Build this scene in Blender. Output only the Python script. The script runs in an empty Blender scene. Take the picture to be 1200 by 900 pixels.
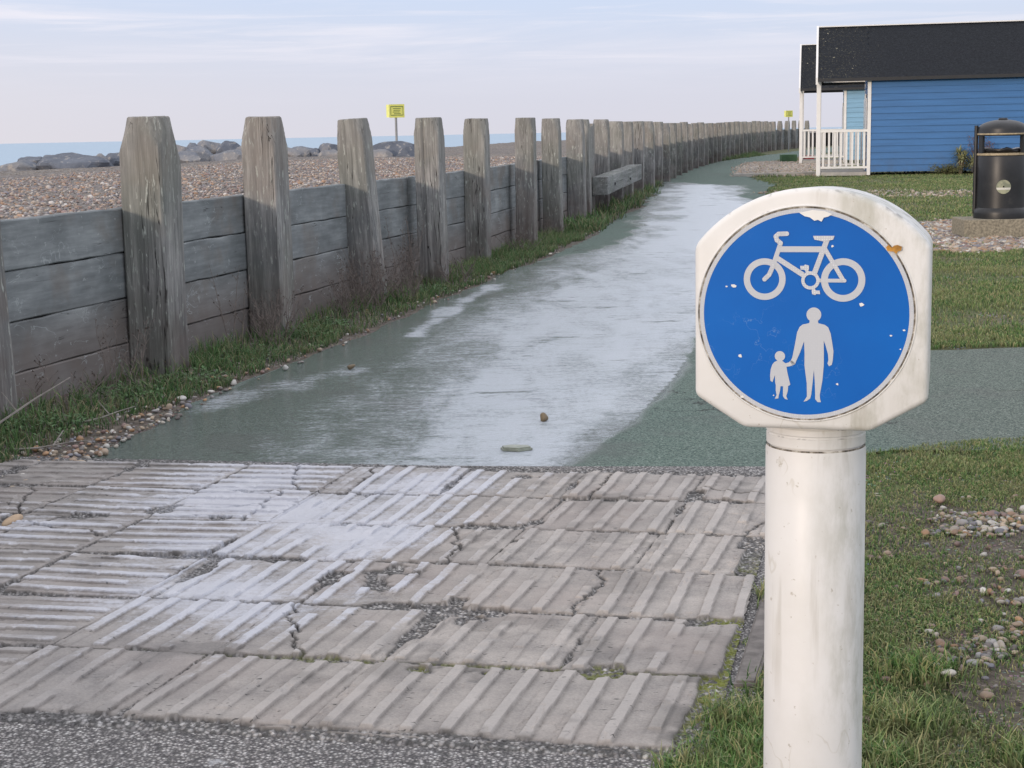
import bpy, bmesh, math, random
import numpy as np
from mathutils import Vector, Matrix, noise as mnoise
from mathutils.geometry import tessellate_polygon
random.seed(7)
rng = np.random.default_rng(11)
S = bpy.context.scene
COL = S.collection
R = math.radians

# ------------------------------------------------------------------ helpers
def link(o, parent=None):
    COL.objects.link(o)
    if parent is not None:
        o.parent = parent
    return o

def tag(o, label=None, cat=None, group=None, kind=None):
    if label: o['label'] = label
    if cat: o['category'] = cat
    if group: o['group'] = group
    if kind: o['kind'] = kind
    return o

def empty(name, loc, rz=0.0):
    o = bpy.data.objects.new(name, None)
    o.location = loc; o.rotation_euler = (0, 0, rz); o.empty_display_size = .1
    return link(o)

def obj(name, bm, mat, parent=None, smooth=False, loc=None, rot=None):
    me = bpy.data.meshes.new(name)
    bm.normal_update()
    bm.to_mesh(me); bm.free()
    if smooth is True:
        for p in me.polygons: p.use_smooth = True
    elif smooth:
        me.polygons.foreach_set('use_smooth', [True]*len(me.polygons))
        me.set_sharp_from_angle(angle=R(smooth))
    if mat: me.materials.append(mat)
    o = bpy.data.objects.new(name, me)
    if loc is not None: o.location = loc
    if rot is not None: o.rotation_euler = rot
    return link(o, parent)

def np_mesh(name, verts, faces, mat, attrs=None, smooth=False, parent=None, cols=None):
    """verts (n,3), faces (m,k) arrays of constant k"""
    me = bpy.data.meshes.new(name)
    verts = np.asarray(verts, dtype=np.float32); faces = np.asarray(faces, dtype=np.int32)
    k = faces.shape[1]
    me.vertices.add(len(verts)); me.vertices.foreach_set('co', verts.ravel())
    me.loops.add(faces.size); me.loops.foreach_set('vertex_index', faces.ravel())
    me.polygons.add(len(faces))
    me.polygons.foreach_set('loop_start', np.arange(0, faces.size, k, dtype=np.int32))
    me.polygons.foreach_set('use_smooth', np.full(len(faces), smooth))
    me.update(calc_edges=True)
    if attrs:
        for nm, a in attrs.items():
            at = me.attributes.new(nm, 'FLOAT', 'POINT')
            at.data.foreach_set('value', np.asarray(a, dtype=np.float32).ravel())
    if cols is not None:
        at = me.attributes.new('col', 'FLOAT_COLOR', 'POINT')
        c = np.ones((len(verts), 4), dtype=np.float32); c[:, :3] = cols
        at.data.foreach_set('color', c.ravel())
    if mat: me.materials.append(mat)
    o = bpy.data.objects.new(name, me)
    return link(o, parent)

def add_box(bm, x0, x1, y0, y1, z0, z1, bev=0.0, M=None):
    vs = [bm.verts.new(Vector(c)) for c in [(x0,y0,z0),(x1,y0,z0),(x1,y1,z0),(x0,y1,z0),(x0,y0,z1),(x1,y0,z1),(x1,y1,z1),(x0,y1,z1)]]
    fs = [bm.faces.new([vs[i] for i in f]) for f in [(0,3,2,1),(4,5,6,7),(0,1,5,4),(1,2,6,5),(2,3,7,6),(3,0,4,7)]]
    if bev:
        es = list({e for f in fs for e in f.edges})
        r = bmesh.ops.bevel(bm, geom=es, offset=bev, segments=2, affect='EDGES', profile=.6)
        vs = list({v for f in r['faces'] for v in f.verts} | {v for v in vs if v.is_valid})
    if M is not None:
        for v in vs: v.co = M @ v.co
    return vs

def box(x0, x1, y0, y1, z0, z1, bev=0.0):
    bm = bmesh.new(); add_box(bm, x0, x1, y0, y1, z0, z1, bev); return bm

def add_lathe(bm, prof, n=48, c=(0,0), cap=True):
    rings = []
    for r, z in prof:
        rings.append([bm.verts.new((c[0]+r*math.cos(2*math.pi*i/n), c[1]+r*math.sin(2*math.pi*i/n), z)) for i in range(n)])
    for a, b in zip(rings, rings[1:]):
        for i in range(n):
            bm.faces.new((a[i], a[(i+1)%n], b[(i+1)%n], b[i]))
    if cap:
        bm.faces.new(rings[-1]); bm.faces.new(list(reversed(rings[0])))

def add_tube(bm, pts, rad, n=6, cap=True):
    pts = [Vector(p) for p in pts]
    if not hasattr(rad, '__len__'): rad = [rad]*len(pts)
    rings = []
    for i, p in enumerate(pts):
        d = (pts[min(i+1, len(pts)-1)] - pts[max(i-1, 0)]).normalized()
        a = d.cross(Vector((0.3, 1, .2))).normalized(); b = d.cross(a)
        rings.append([bm.verts.new(p + (a*math.cos(2*math.pi*k/n) + b*math.sin(2*math.pi*k/n))*rad[i]) for k in range(n)])
    for a, b in zip(rings, rings[1:]):
        for k in range(n):
            bm.faces.new((a[k], a[(k+1)%n], b[(k+1)%n], b[k]))
    if cap:
        bm.faces.new(rings[-1]); bm.faces.new(list(reversed(rings[0])))

# ------------------------------------------------------------------ material builder
class NT:
    def __init__(s, name, world=False):
        if world:
            s.m = bpy.data.worlds.new(name); s.m.use_nodes = True
        else:
            s.m = bpy.data.materials.new(name); s.m.use_nodes = True
        s.t = s.m.node_tree; s.t.nodes.clear()
    def n(s, typ, ins=None, **kw):
        nd = s.t.nodes.new(typ)
        for k, v in kw.items(): setattr(nd, k, v)
        if ins:
            for k, v in ins.items():
                sk = nd.inputs[k]
                if isinstance(v, bpy.types.NodeSocket): s.t.links.new(v, sk)
                else:
                    if hasattr(sk.default_value, '__len__') and hasattr(v, '__len__') and len(sk.default_value) == 4 and len(v) == 3: v = (*v, 1)
                    sk.default_value = v
        return nd
    def coord(s, which='Object', scale=None, loc=None):
        c = s.n('ShaderNodeTexCoord').outputs[which]
        if scale is not None:
            kw = {'Vector': c, 'Scale': scale if hasattr(scale, '__len__') else (scale,)*3}
            if loc is not None: kw['Location'] = loc
            c = s.n('ShaderNodeMapping', kw).outputs[0]
        return c
    def mapping(s, vec, scale=(1,1,1), loc=(0,0,0), rot=(0,0,0)):
        return s.n('ShaderNodeMapping', {'Vector': vec, 'Scale': scale, 'Location': loc, 'Rotation': rot}).outputs[0]
    def noise(s, vec, scale, detail=4, rough=.55, out='Fac', dist=0):
        return s.n('ShaderNodeTexNoise', {'Vector': vec, 'Scale': scale, 'Detail': detail, 'Roughness': rough, 'Distortion': dist}).outputs[out]
    def vor(s, vec, scale, out='Distance', feature='F1', rnd=1.0):
        nd = s.n('ShaderNodeTexVoronoi', feature=feature)
        s.t.links.new(vec, nd.inputs['Vector']); nd.inputs['Scale'].default_value = scale; nd.inputs['Randomness'].default_value = rnd
        return nd.outputs[out]
    def ramp(s, fac, stops, interp='LINEAR'):
        nd = s.n('ShaderNodeValToRGB', {'Fac': fac}); cr = nd.color_ramp; cr.interpolation = interp
        while len(cr.elements) > 1: cr.elements.remove(cr.elements[-1])
        for i, (p, c) in enumerate(stops):
            e = cr.elements[0] if i == 0 else cr.elements.new(p)
            e.position = p
            if not hasattr(c, '__len__'): c = (c, c, c)
            e.color = (*c, 1)
        return nd.outputs['Color']
    def step(s, fac, a, b, lo=0.0, hi=1.0):
        nd = s.n('ShaderNodeMapRange', {'Value': fac, 'From Min': a, 'From Max': b, 'To Min': lo, 'To Max': hi}, interpolation_type='SMOOTHSTEP')
        return nd.outputs[0]
    def math(s, op, a, b=None, clamp=False):
        nd = s.n('ShaderNodeMath', operation=op, use_clamp=clamp)
        for i, v in enumerate((a, b)):
            if v is None: continue
            if isinstance(v, bpy.types.NodeSocket): s.t.links.new(v, nd.inputs[i])
            else: nd.inputs[i].default_value = v
        return nd.outputs[0]
    def mix(s, fac, a, b, blend='MIX'):
        nd = s.n('ShaderNodeMix', data_type='RGBA', blend_type=blend, clamp_factor=True)
        for idx, v in ((0, fac), (6, a), (7, b)):
            sk = nd.inputs[idx]
            if isinstance(v, bpy.types.NodeSocket): s.t.links.new(v, sk)
            else: sk.default_value = v if not hasattr(v, '__len__') else (*v[:3], 1)
        return nd.outputs[2]
    def attr(s, name, out='Fac'):
        return s.n('ShaderNodeAttribute', attribute_name=name).outputs[out]
    def bump(s, h, strength=.5, dist=.01, normal=None):
        ins = {'Height': h, 'Strength': strength, 'Distance': dist}
        if normal is not None: ins['Normal'] = normal
        return s.n('ShaderNodeBump', ins).outputs[0]
    def rnd(s):
        return s.n('ShaderNodeObjectInfo').outputs['Random']
    def out(s, color, rough=.8, normal=None, **kw):
        ins = {'Base Color': color, 'Roughness': rough}
        if normal is not None: ins['Normal'] = normal
        for k, v in kw.items(): ins[k.replace('_', ' ')] = v
        b = s.n('ShaderNodeBsdfPrincipled', ins)
        o = s.n('ShaderNodeOutputMaterial', {'Surface': b.outputs[0]})
        return s.m

def plain(name, c, rough=.6, amt=.15, sc=8, bump=.0, **kw):
    m = NT(name); v = m.coord()
    f = m.noise(v, sc, 5)
    dark = tuple(x*(1-amt) for x in c); lite = tuple(min(1, x*(1+amt)) for x in c)
    colr = m.ramp(f, [(.3, dark), (.7, lite)])
    nm = m.bump(m.noise(v, sc*6, 4), .4, bump) if bump else None
    return m.out(colr, rough, nm, **kw)

# ------------------------------------------------------------------ numpy noise
def hash2(ix, iy, seed):
    n = (ix.astype(np.int64)*374761393 + iy.astype(np.int64)*668265263 + seed*1442695041) & 0x7fffffff
    n = ((n ^ (n >> 13)) * 1274126177) & 0x7fffffff
    n = (n ^ (n >> 16)) & 0xffffff
    return n / float(0xffffff)
def vnoise(x, y, seed=0):
    ix = np.floor(x); iy = np.floor(y); fx = x-ix; fy = y-iy
    fx = fx*fx*(3-2*fx); fy = fy*fy*(3-2*fy)
    a = hash2(ix, iy, seed); b = hash2(ix+1, iy, seed); c = hash2(ix, iy+1, seed); d = hash2(ix+1, iy+1, seed)
    return a*(1-fx)*(1-fy) + b*fx*(1-fy) + c*(1-fx)*fy + d*fx*fy
def fbm(x, y, seed=0, o=4):
    r = 0; a = .5; t = 0
    for i in range(o):
        r = r + a*vnoise(x, y, seed+i*17); t += a; a *= .55; x = x*2.03; y = y*2.03
    return r/t
def sstep(a, b, x):
    t = np.clip((x-a)/(b-a), 0, 1); return t*t*(3-2*t)
def poly_sd(px, py, poly):
    """signed distance (positive inside)"""
    d = np.full(px.shape, 1e9); ins = np.zeros(px.shape, bool)
    n = len(poly)
    for i in range(n):
        x0, y0 = poly[i]; x1, y1 = poly[(i+1) % n]
        ex, ey = x1-x0, y1-y0
        t = np.clip(((px-x0)*ex + (py-y0)*ey)/(ex*ex+ey*ey), 0, 1)
        d = np.minimum(d, np.hypot(px-x0-t*ex, py-y0-t*ey))
        c = ((y0 > py) != (y1 > py)) & (px < (x1-x0)*(py-y0)/((y1-y0) if y1 != y0 else 1e-9) + x0)
        ins ^= c
    return np.where(ins, d, -d)

# ------------------------------------------------------------------ camera
P = math.atan(294/1850); roll = R(1.15)
f = Vector((0, math.cos(P), -math.sin(P))); u0 = Vector((0, math.sin(P), math.cos(P))); r0 = Vector((1, 0, 0))
rr = r0*math.cos(roll) - u0*math.sin(roll); uu = r0*math.sin(roll) + u0*math.cos(roll)
cam = bpy.data.cameras.new('camera'); camo = bpy.data.objects.new('camera', cam); COL.objects.link(camo)
M = Matrix((rr, uu, -f)).transposed().to_4x4(); M.translation = Vector((0, 0, 1.22))
camo.matrix_world = M
cam.sensor_width = 36; cam.lens = 55.5; cam.clip_start = .05; cam.clip_end = 20000
S.camera = camo

# ------------------------------------------------------------------ light
SUN_AZ = R(50); SUN_EL = R(8.5)      # the sun stands behind and left of the camera, low
sd = Vector((-math.cos(SUN_EL)*math.cos(SUN_AZ), -math.cos(SUN_EL)*math.sin(SUN_AZ), math.sin(SUN_EL)))
sun = bpy.data.lights.new('sun', 'SUN'); sun.energy = 1.7; sun.angle = R(4.5); sun.color = (1, .82, .66)
so = bpy.data.objects.new('sun', sun); COL.objects.link(so); so.rotation_euler = sd.to_track_quat('Z', 'Y').to_euler()

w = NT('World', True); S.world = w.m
sky = w.n('ShaderNodeTexSky', sky_type='NISHITA', sun_disc=False, sun_elevation=SUN_EL, sun_rotation=math.atan2(sd.x, sd.y))
sky.air_density = 1.2; sky.dust_density = 1.5
g = w.coord('Generated'); sep = w.n('ShaderNodeSeparateXYZ', {'Vector': g}).outputs
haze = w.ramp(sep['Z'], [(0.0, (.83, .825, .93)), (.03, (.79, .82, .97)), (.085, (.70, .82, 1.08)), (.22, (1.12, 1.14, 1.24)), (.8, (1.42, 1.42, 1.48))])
cl = w.mapping(g, (1.8, 1.8, 22), rot=(0, R(4), 0)); cn = w.noise(cl, 2.2, 6, .6, dist=.6)
cl2 = w.mapping(g, (3.0, 3.0, 60), loc=(3, 1, 0), rot=(0, R(-5), 0)); cn2 = w.noise(cl2, 2.0, 5, .6, dist=.4)
cloud = w.math('MULTIPLY', w.math('ADD', w.step(cn, .44, .68, 0, .50), w.step(cn2, .48, .68, 0, .45), True), w.step(sep['Z'], .015, .07))
warm = w.math('MULTIPLY', w.step(sep['X'], .05, -.45), w.step(sep['Z'], .16, .0))
haze = w.mix(w.math('MULTIPLY', warm, .38), haze, (1.0, .93, .94))
hz = w.mix(cloud, haze, (1.02, 1.0, 1.12))
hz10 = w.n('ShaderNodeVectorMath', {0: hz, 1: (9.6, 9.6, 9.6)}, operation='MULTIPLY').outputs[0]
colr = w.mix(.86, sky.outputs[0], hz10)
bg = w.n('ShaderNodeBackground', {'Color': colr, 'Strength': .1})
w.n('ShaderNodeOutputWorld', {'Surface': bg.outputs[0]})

S.view_settings.view_transform = 'Standard'; S.view_settings.look = 'None'; S.view_settings.exposure = 0

# ------------------------------------------------------------------ materials
def mat_wood(name, vertical=True, base=((.155,.145,.125),(.27,.25,.215)), green=.0, seed=0, low=0.0):
    m = NT(name); tc = m.coord()
    off = m.n('ShaderNodeVectorMath', {0: tc, 1: m.n('ShaderNodeCombineXYZ', {'X': m.math('MULTIPLY', m.rnd(), 37.0), 'Y': m.math('MULTIPLY', m.rnd(), 11.0), 'Z': m.math('MULTIPLY', m.rnd(), 23.0)}).outputs[0]}, operation='ADD').outputs[0]
    st = (1, 1, .07) if vertical else (.06, 1, 1)
    v = m.mapping(off, st)
    grain = m.noise(v, 60, 6, .65)
    grain2 = m.noise(v, 14, 4, .6)
    c = m.ramp(m.math('ADD', m.math('MULTIPLY', grain, .5), m.math('MULTIPLY', grain2, .5)), [(.32, tuple(x*.55 for x in base[0])), (.47, base[0]), (.62, base[1])])
    blot = m.noise(off, 3.2, 5, .6)
    c = m.mix(m.step(blot, .48, .70, 0, .5), c, (.12, .13, .14))
    # patches of brown heartwood
    c = m.mix(m.step(m.noise(off, 2.1, 3, .5, dist=.5), .52, .68, 0, .30), c, (.22, .17, .14))
    # green algae
    if green: c = m.mix(m.step(m.noise(off, 1.7, 4, .6), .42, .66, 0, green), c, (.13, .16, .12))
    # cracks
    cv = m.mapping(off, (1, 1, .035) if vertical else (.03, 1, 1))
    cr = m.noise(cv, 26, 2, .5)
    crack = m.math('MULTIPLY', m.step(m.math('ABSOLUTE', m.math('SUBTRACT', cr, .53)), .000, .010, 1, 0), m.step(m.noise(v, 5, 3), .46, .56))
    c = m.mix(crack, c, (.02, .018, .016))
    # lichen flecks, stretched like drips
    lv = m.mapping(off, (1, 1, .22) if vertical else (.4, 1, 1))
    fl = m.math('MULTIPLY', m.step(m.noise(lv, 52, 3, .6), .585, .64), m.step(m.noise(off, 4, 3), .36, .60))
    fl2 = m.math('MULTIPLY', m.step(m.vor(lv, 26), .12, .17, 1, 0), m.step(m.noise(off, 6, 2), .50, .6))
    fl = m.math('ADD', m.math('MULTIPLY', fl, .8), m.math('MULTIPLY', fl2, .25), True)
    c = m.mix(fl, c, (.47, .50, .46))
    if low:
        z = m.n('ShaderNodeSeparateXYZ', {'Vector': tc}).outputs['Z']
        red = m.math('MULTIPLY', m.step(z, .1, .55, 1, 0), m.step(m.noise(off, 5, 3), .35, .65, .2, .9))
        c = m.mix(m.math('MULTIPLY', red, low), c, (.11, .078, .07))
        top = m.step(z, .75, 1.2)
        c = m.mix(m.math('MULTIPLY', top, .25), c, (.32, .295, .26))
    h = m.math('SUBTRACT', m.math('ADD', m.math('MULTIPLY', grain, .7), m.math('MULTIPLY', fl, .25)), m.math('MULTIPLY', crack, 1.5))
    return m.out(c, .88, m.bump(h, 1, .009))
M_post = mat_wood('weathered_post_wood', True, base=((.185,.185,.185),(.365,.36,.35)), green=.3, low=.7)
def mat_board():
    m = NT('weathered_board_wood'); tc = m.coord()
    off = m.n('ShaderNodeVectorMath', {0: tc, 1: m.n('ShaderNodeCombineXYZ', {'X': m.math('MULTIPLY', m.rnd(), 37.0), 'Z': m.math('MULTIPLY', m.rnd(), 23.0)}).outputs[0]}, operation='ADD').outputs[0]
    v = m.mapping(off, (.09, 1, 1)); grain = m.noise(v, 34, 6, .62); big = m.noise(m.mapping(off, (.6, 1, 1)), 3.5, 5, .6)
    c = m.ramp(m.math('ADD', m.math('MULTIPLY', grain, .4), m.math('MULTIPLY', big, .6)), [(.34, (.11,.125,.13)), (.5, (.20,.22,.23)), (.64, (.31,.335,.345))])
    c = m.mix(m.step(m.noise(off, 2.2, 4, .6), .5, .68, 0, .5), c, (.17, .145, .125))
    z = m.n('ShaderNodeSeparateXYZ', {'Vector': tc}).outputs['Z']
    c = m.mix(m.math('MULTIPLY', m.step(z, .50, .15), .65), c, (.17, .135, .12))
    sw = m.math('MULTIPLY', m.step(m.math('ABSOLUTE', m.math('SUBTRACT', m.noise(m.mapping(off, (.5, 1, 1)), 6, 4, .6, dist=.6), .5)), .0, .012, 1, 0), m.step(m.noise(off, 5, 3), .50, .6))
    c = m.mix(m.math('MULTIPLY', sw, .6), c, (.42, .46, .47))
    fl = m.math('MULTIPLY', m.step(m.noise(m.mapping(off, (.7, 1, 1)), 38, 4, .65), .63, .69), m.step(m.noise(off, 3.3, 3), .48, .64))
    c = m.mix(m.math('MULTIPLY', fl, .7), c, (.46, .49, .49))
    ckv = m.noise(m.mapping(off, (.05, 1, 1)), 16, 3, .5)
    ck = m.math('MULTIPLY', m.step(m.math('ABSOLUTE', m.math('SUBTRACT', ckv, .5)), 0, .006, 1, 0), m.step(m.noise(off, 2.6, 2), .55, .62))
    c = m.mix(m.math('MULTIPLY', ck, .8), c, (.03, .03, .03))
    return m.out(c, .85, m.bump(m.math('SUBTRACT', m.math('MULTIPLY', grain, .5), ck), .5, .004))
M_board = mat_board()
M_beam = mat_wood('beam_wood', False, base=((.19,.20,.20),(.30,.31,.31)), green=.3)

def mat_shingle(name, tint=(1, 1, 1)):
    m = NT(name); tc = m.coord()
    v1 = m.mapping(tc, (1, 1, 1))
    d = m.vor(v1, 22); c1 = m.vor(v1, 22, 'Color'); d2 = m.vor(v1, 60); c2 = m.vor(v1, 60, 'Color')
    g1 = m.n('ShaderNodeSeparateColor', {'Color': c1}).outputs[0]
    colr = m.ramp(g1, [(0, (.14,.12,.11)), (.2, (.26,.22,.19)), (.42, (.36,.27,.20)), (.6, (.33,.31,.30)), (.8, (.45,.41,.36)), (.93, (.20,.20,.22)), (1, (.62,.60,.56))], 'CONSTANT')
    g2 = m.n('ShaderNodeSeparateColor', {'Color': c2}).outputs[1]
    col2 = m.ramp(g2, [(0, (.16,.13,.11)), (.4, (.30,.25,.2)), (.7, (.36,.34,.32)), (1, (.5,.47,.43))])
    colr = m.mix(m.step(m.noise(tc, 3, 3), .4, .6, .2, .7), colr, col2)
    colr = m.mix(m.step(m.noise(m.mapping(tc, (1, .4, 1)), .8, 5, .6), .42, .62, 0, .45), colr, (.22, .195, .20))
    colr = m.mix(1.0, colr, tint, 'MULTIPLY')
    edge = m.step(d, .25, .65, 1.15, .6)
    colr = m.mix(1.0, colr, m.n('ShaderNodeCombineColor', {'Red': edge, 'Green': edge, 'Blue': edge}).outputs[0], 'MULTIPLY')
    h = m.math('ADD', m.step(d, 0, .6, 1, 0), m.math('MULTIPLY', m.step(d2, 0, .6, 1, 0), .5))
    return m.out(colr, .75, m.bump(h, 1, .03))
M_shingle = mat_shingle('shingle')

def mat_stone():
    m = NT('pebble_stone'); c = m.attr('col', 'Color'); tc = m.coord()
    n1 = m.noise(tc, 60, 4); c = m.mix(m.step(n1, .45, .75, 0, .4), c, (.16, .14, .13))
    return m.out(c, .6, m.bump(m.noise(tc, 120, 3), .3, .003))
M_pebble = mat_stone()
PALETTE = np.array([(.36,.27,.20),(.42,.33,.25),(.30,.20,.14),(.24,.22,.21),(.34,.33,.33),(.50,.46,.40),(.62,.60,.56),(.20,.20,.23),(.40,.24,.13),(.28,.19,.17),(.47,.38,.28),(.15,.13,.12)])

def mat_rock():
    m = NT('armour_rock'); tc = m.coord(); n1 = m.noise(tc, 2.5, 6, .6)
    c = m.ramp(m.math('ADD', m.math('MULTIPLY', n1, .7), m.math('MULTIPLY', m.rnd(), .3)), [(.3, (.09,.105,.135)), (.5, (.15,.17,.21)), (.66, (.24,.24,.25)), (.8, (.33,.28,.25))])
    c = m.mix(m.step(m.noise(tc, 9, 4), .58, .66, 0, .5), c, (.45, .42, .38))
    return m.out(c, .85, m.bump(m.noise(tc, 8, 6, .65), .8, .06))
M_rock = mat_rock()

def mat_soil():
    m = NT('lawn_turf'); tc = m.coord()
    n1 = m.noise(tc, 1.1, 5, .6); n2 = m.noise(tc, 30, 5, .7); n3 = m.noise(tc, 5, 4, .6)
    green = m.ramp(n2, [(.3, (.035,.05,.018)), (.5, (.085,.115,.04)), (.7, (.19,.21,.08))])
    dry = m.ramp(n2, [(.3, (.06,.05,.035)), (.5, (.15,.13,.08)), (.7, (.26,.23,.15))])
    c = m.mix(m.step(m.math('ADD', m.math('MULTIPLY', n1, .6), m.math('MULTIPLY', n3, .4)), .44, .62), green, dry)
    st = m.vor(tc, 34); sc = m.vor(tc, 34, 'Color')
    stone = m.math('MULTIPLY', m.step(st, .28, .36, 1, 0), m.step(m.noise(tc, 2.3, 3), .52, .62))
    c = m.mix(stone, c, m.mix(.5, sc, (.36, .3, .25)))
    return m.out(c, .95, m.bump(m.math('ADD', n2, stone), .8, .02))
M_soil = mat_soil()

def chips(m, tc, sc, stops):
    d = m.vor(tc, sc); cc = m.n('ShaderNodeSeparateColor', {'Color': m.vor(tc, sc, 'Color')}).outputs[0]
    c = m.ramp(cc, stops)
    e = m.step(d, .32, .62, 1.1, .22)
    c = m.mix(1.0, c, m.n('ShaderNodeCombineColor', {'Red': e, 'Green': e, 'Blue': e}).outputs[0], 'MULTIPLY')
    return c, m.step(d, .1, .62, 1, 0)
AGG = [(0, (.17,.16,.165)), (.3, (.32,.30,.30)), (.6, (.48,.455,.44)), (.82, (.55,.53,.52)), (.95, (.72,.70,.69)), (1, (.8,.78,.76))]
def mat_agg():
    m = NT('exposed_aggregate_asphalt'); tc = m.coord()
    v = m.mapping(tc, (1, 1, .3))
    c, h = chips(m, v, 120, AGG)
    c = m.mix(m.step(m.noise(tc, 3, 4), .4, .65, 0, .2), c, (.13, .125, .13))
    c = m.mix(m.step(m.noise(tc, 14, 4), .66, .74, 0, .6), c, (.55, .56, .58))
    return m.out(c, .7, m.bump(h, 1, .006))
M_agg = mat_agg()

def mat_pave():
    m = NT('tactile_concrete'); tc = m.coord(); pl = m.attr('plate'); fr = m.attr('frost'); rb = m.attr('rib'); pid = m.attr('pid')
    n1 = m.noise(tc, 7, 6, .65); n2 = m.noise(tc, 170, 4, .7); n3 = m.noise(tc, 1.6, 4, .6)
    c = m.ramp(m.math('ADD', m.math('MULTIPLY', n1, .6), m.math('MULTIPLY', n2, .4)), [(.34, (.20,.185,.18)), (.5, (.36,.33,.305)), (.66, (.53,.485,.445))])
    c = m.mix(m.math('MULTIPLY', pid, .30), c, (.27, .25, .235))
    c = m.mix(m.step(n3, .46, .66, 0, .4), c, (.34, .285, .26))
    c = m.mix(m.math('MULTIPLY', rb, .40), c, (.52, .49, .465))  # rib tops painted paler, standing in for light catching the relief
    # little dark pits
    pit = m.math('MULTIPLY', m.step(m.noise(m.mapping(tc, (1, 2.2, 1)), 44, 2, .5), .66, .70), m.step(m.noise(tc, 6, 2), .45, .6))
    c = m.mix(pit, c, (.09, .085, .08))
    dirt_shade = m.attr('dirt_shade')
    c = m.mix(m.math('MULTIPLY', dirt_shade, .75), c, (.075, .07, .065))
    a, h = chips(m, m.mapping(tc, (1, 1, .3)), 85, AGG)
    a = m.mix(.35, a, (.10, .10, .095))
    moss = m.math('MULTIPLY', m.attr('moss'), m.step(m.noise(tc, 60, 3), .42, .55))
    a = m.mix(moss, a, (.17, .19, .03))
    c = m.mix(pl, a, c)
    fn = m.math('ADD', m.math('MULTIPLY', m.noise(m.mapping(tc, (.5, 2.2, 1), rot=(0, 0, R(11))), 10, 6, .72), .6), m.math('MULTIPLY', m.noise(tc, 3.4, 5, .65), .4)); fn2 = m.noise(tc, 60, 5, .8)
    fm = m.step(m.math('SUBTRACT', m.math('ADD', fr, m.math('ADD', m.math('MULTIPLY', rb, .16), m.math('MULTIPLY', m.attr('dirt_shade'), -.14))), m.math('ADD', m.math('MULTIPLY', fn, .6), m.math('MULTIPLY', fn2, .4))), -.10, .16)
    c = m.mix(m.math('MULTIPLY', fm, .66), c, (.60, .63, .72))
    ro = m.math('SUBTRACT', .72, m.math('MULTIPLY', m.math('ADD', fm, m.math('MULTIPLY', m.attr('wet'), .8), True), .38))
    wetd = m.math('MULTIPLY', m.attr('wet'), m.math('SUBTRACT', 1.0, fm))
    c = m.mix(m.math('MULTIPLY', wetd, .45), c, m.mix(1.0, c, (.42, .42, .46), 'MULTIPLY'))
    hh = m.math('ADD', m.math('MULTIPLY', h, m.math('SUBTRACT', 1.0, pl)), m.math('ADD', m.math('MULTIPLY', n2, .25), m.math('MULTIPLY', n1, .3)))
    return m.out(c, ro, m.bump(hh, .8, .006))
M_pave = mat_pave()

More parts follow.
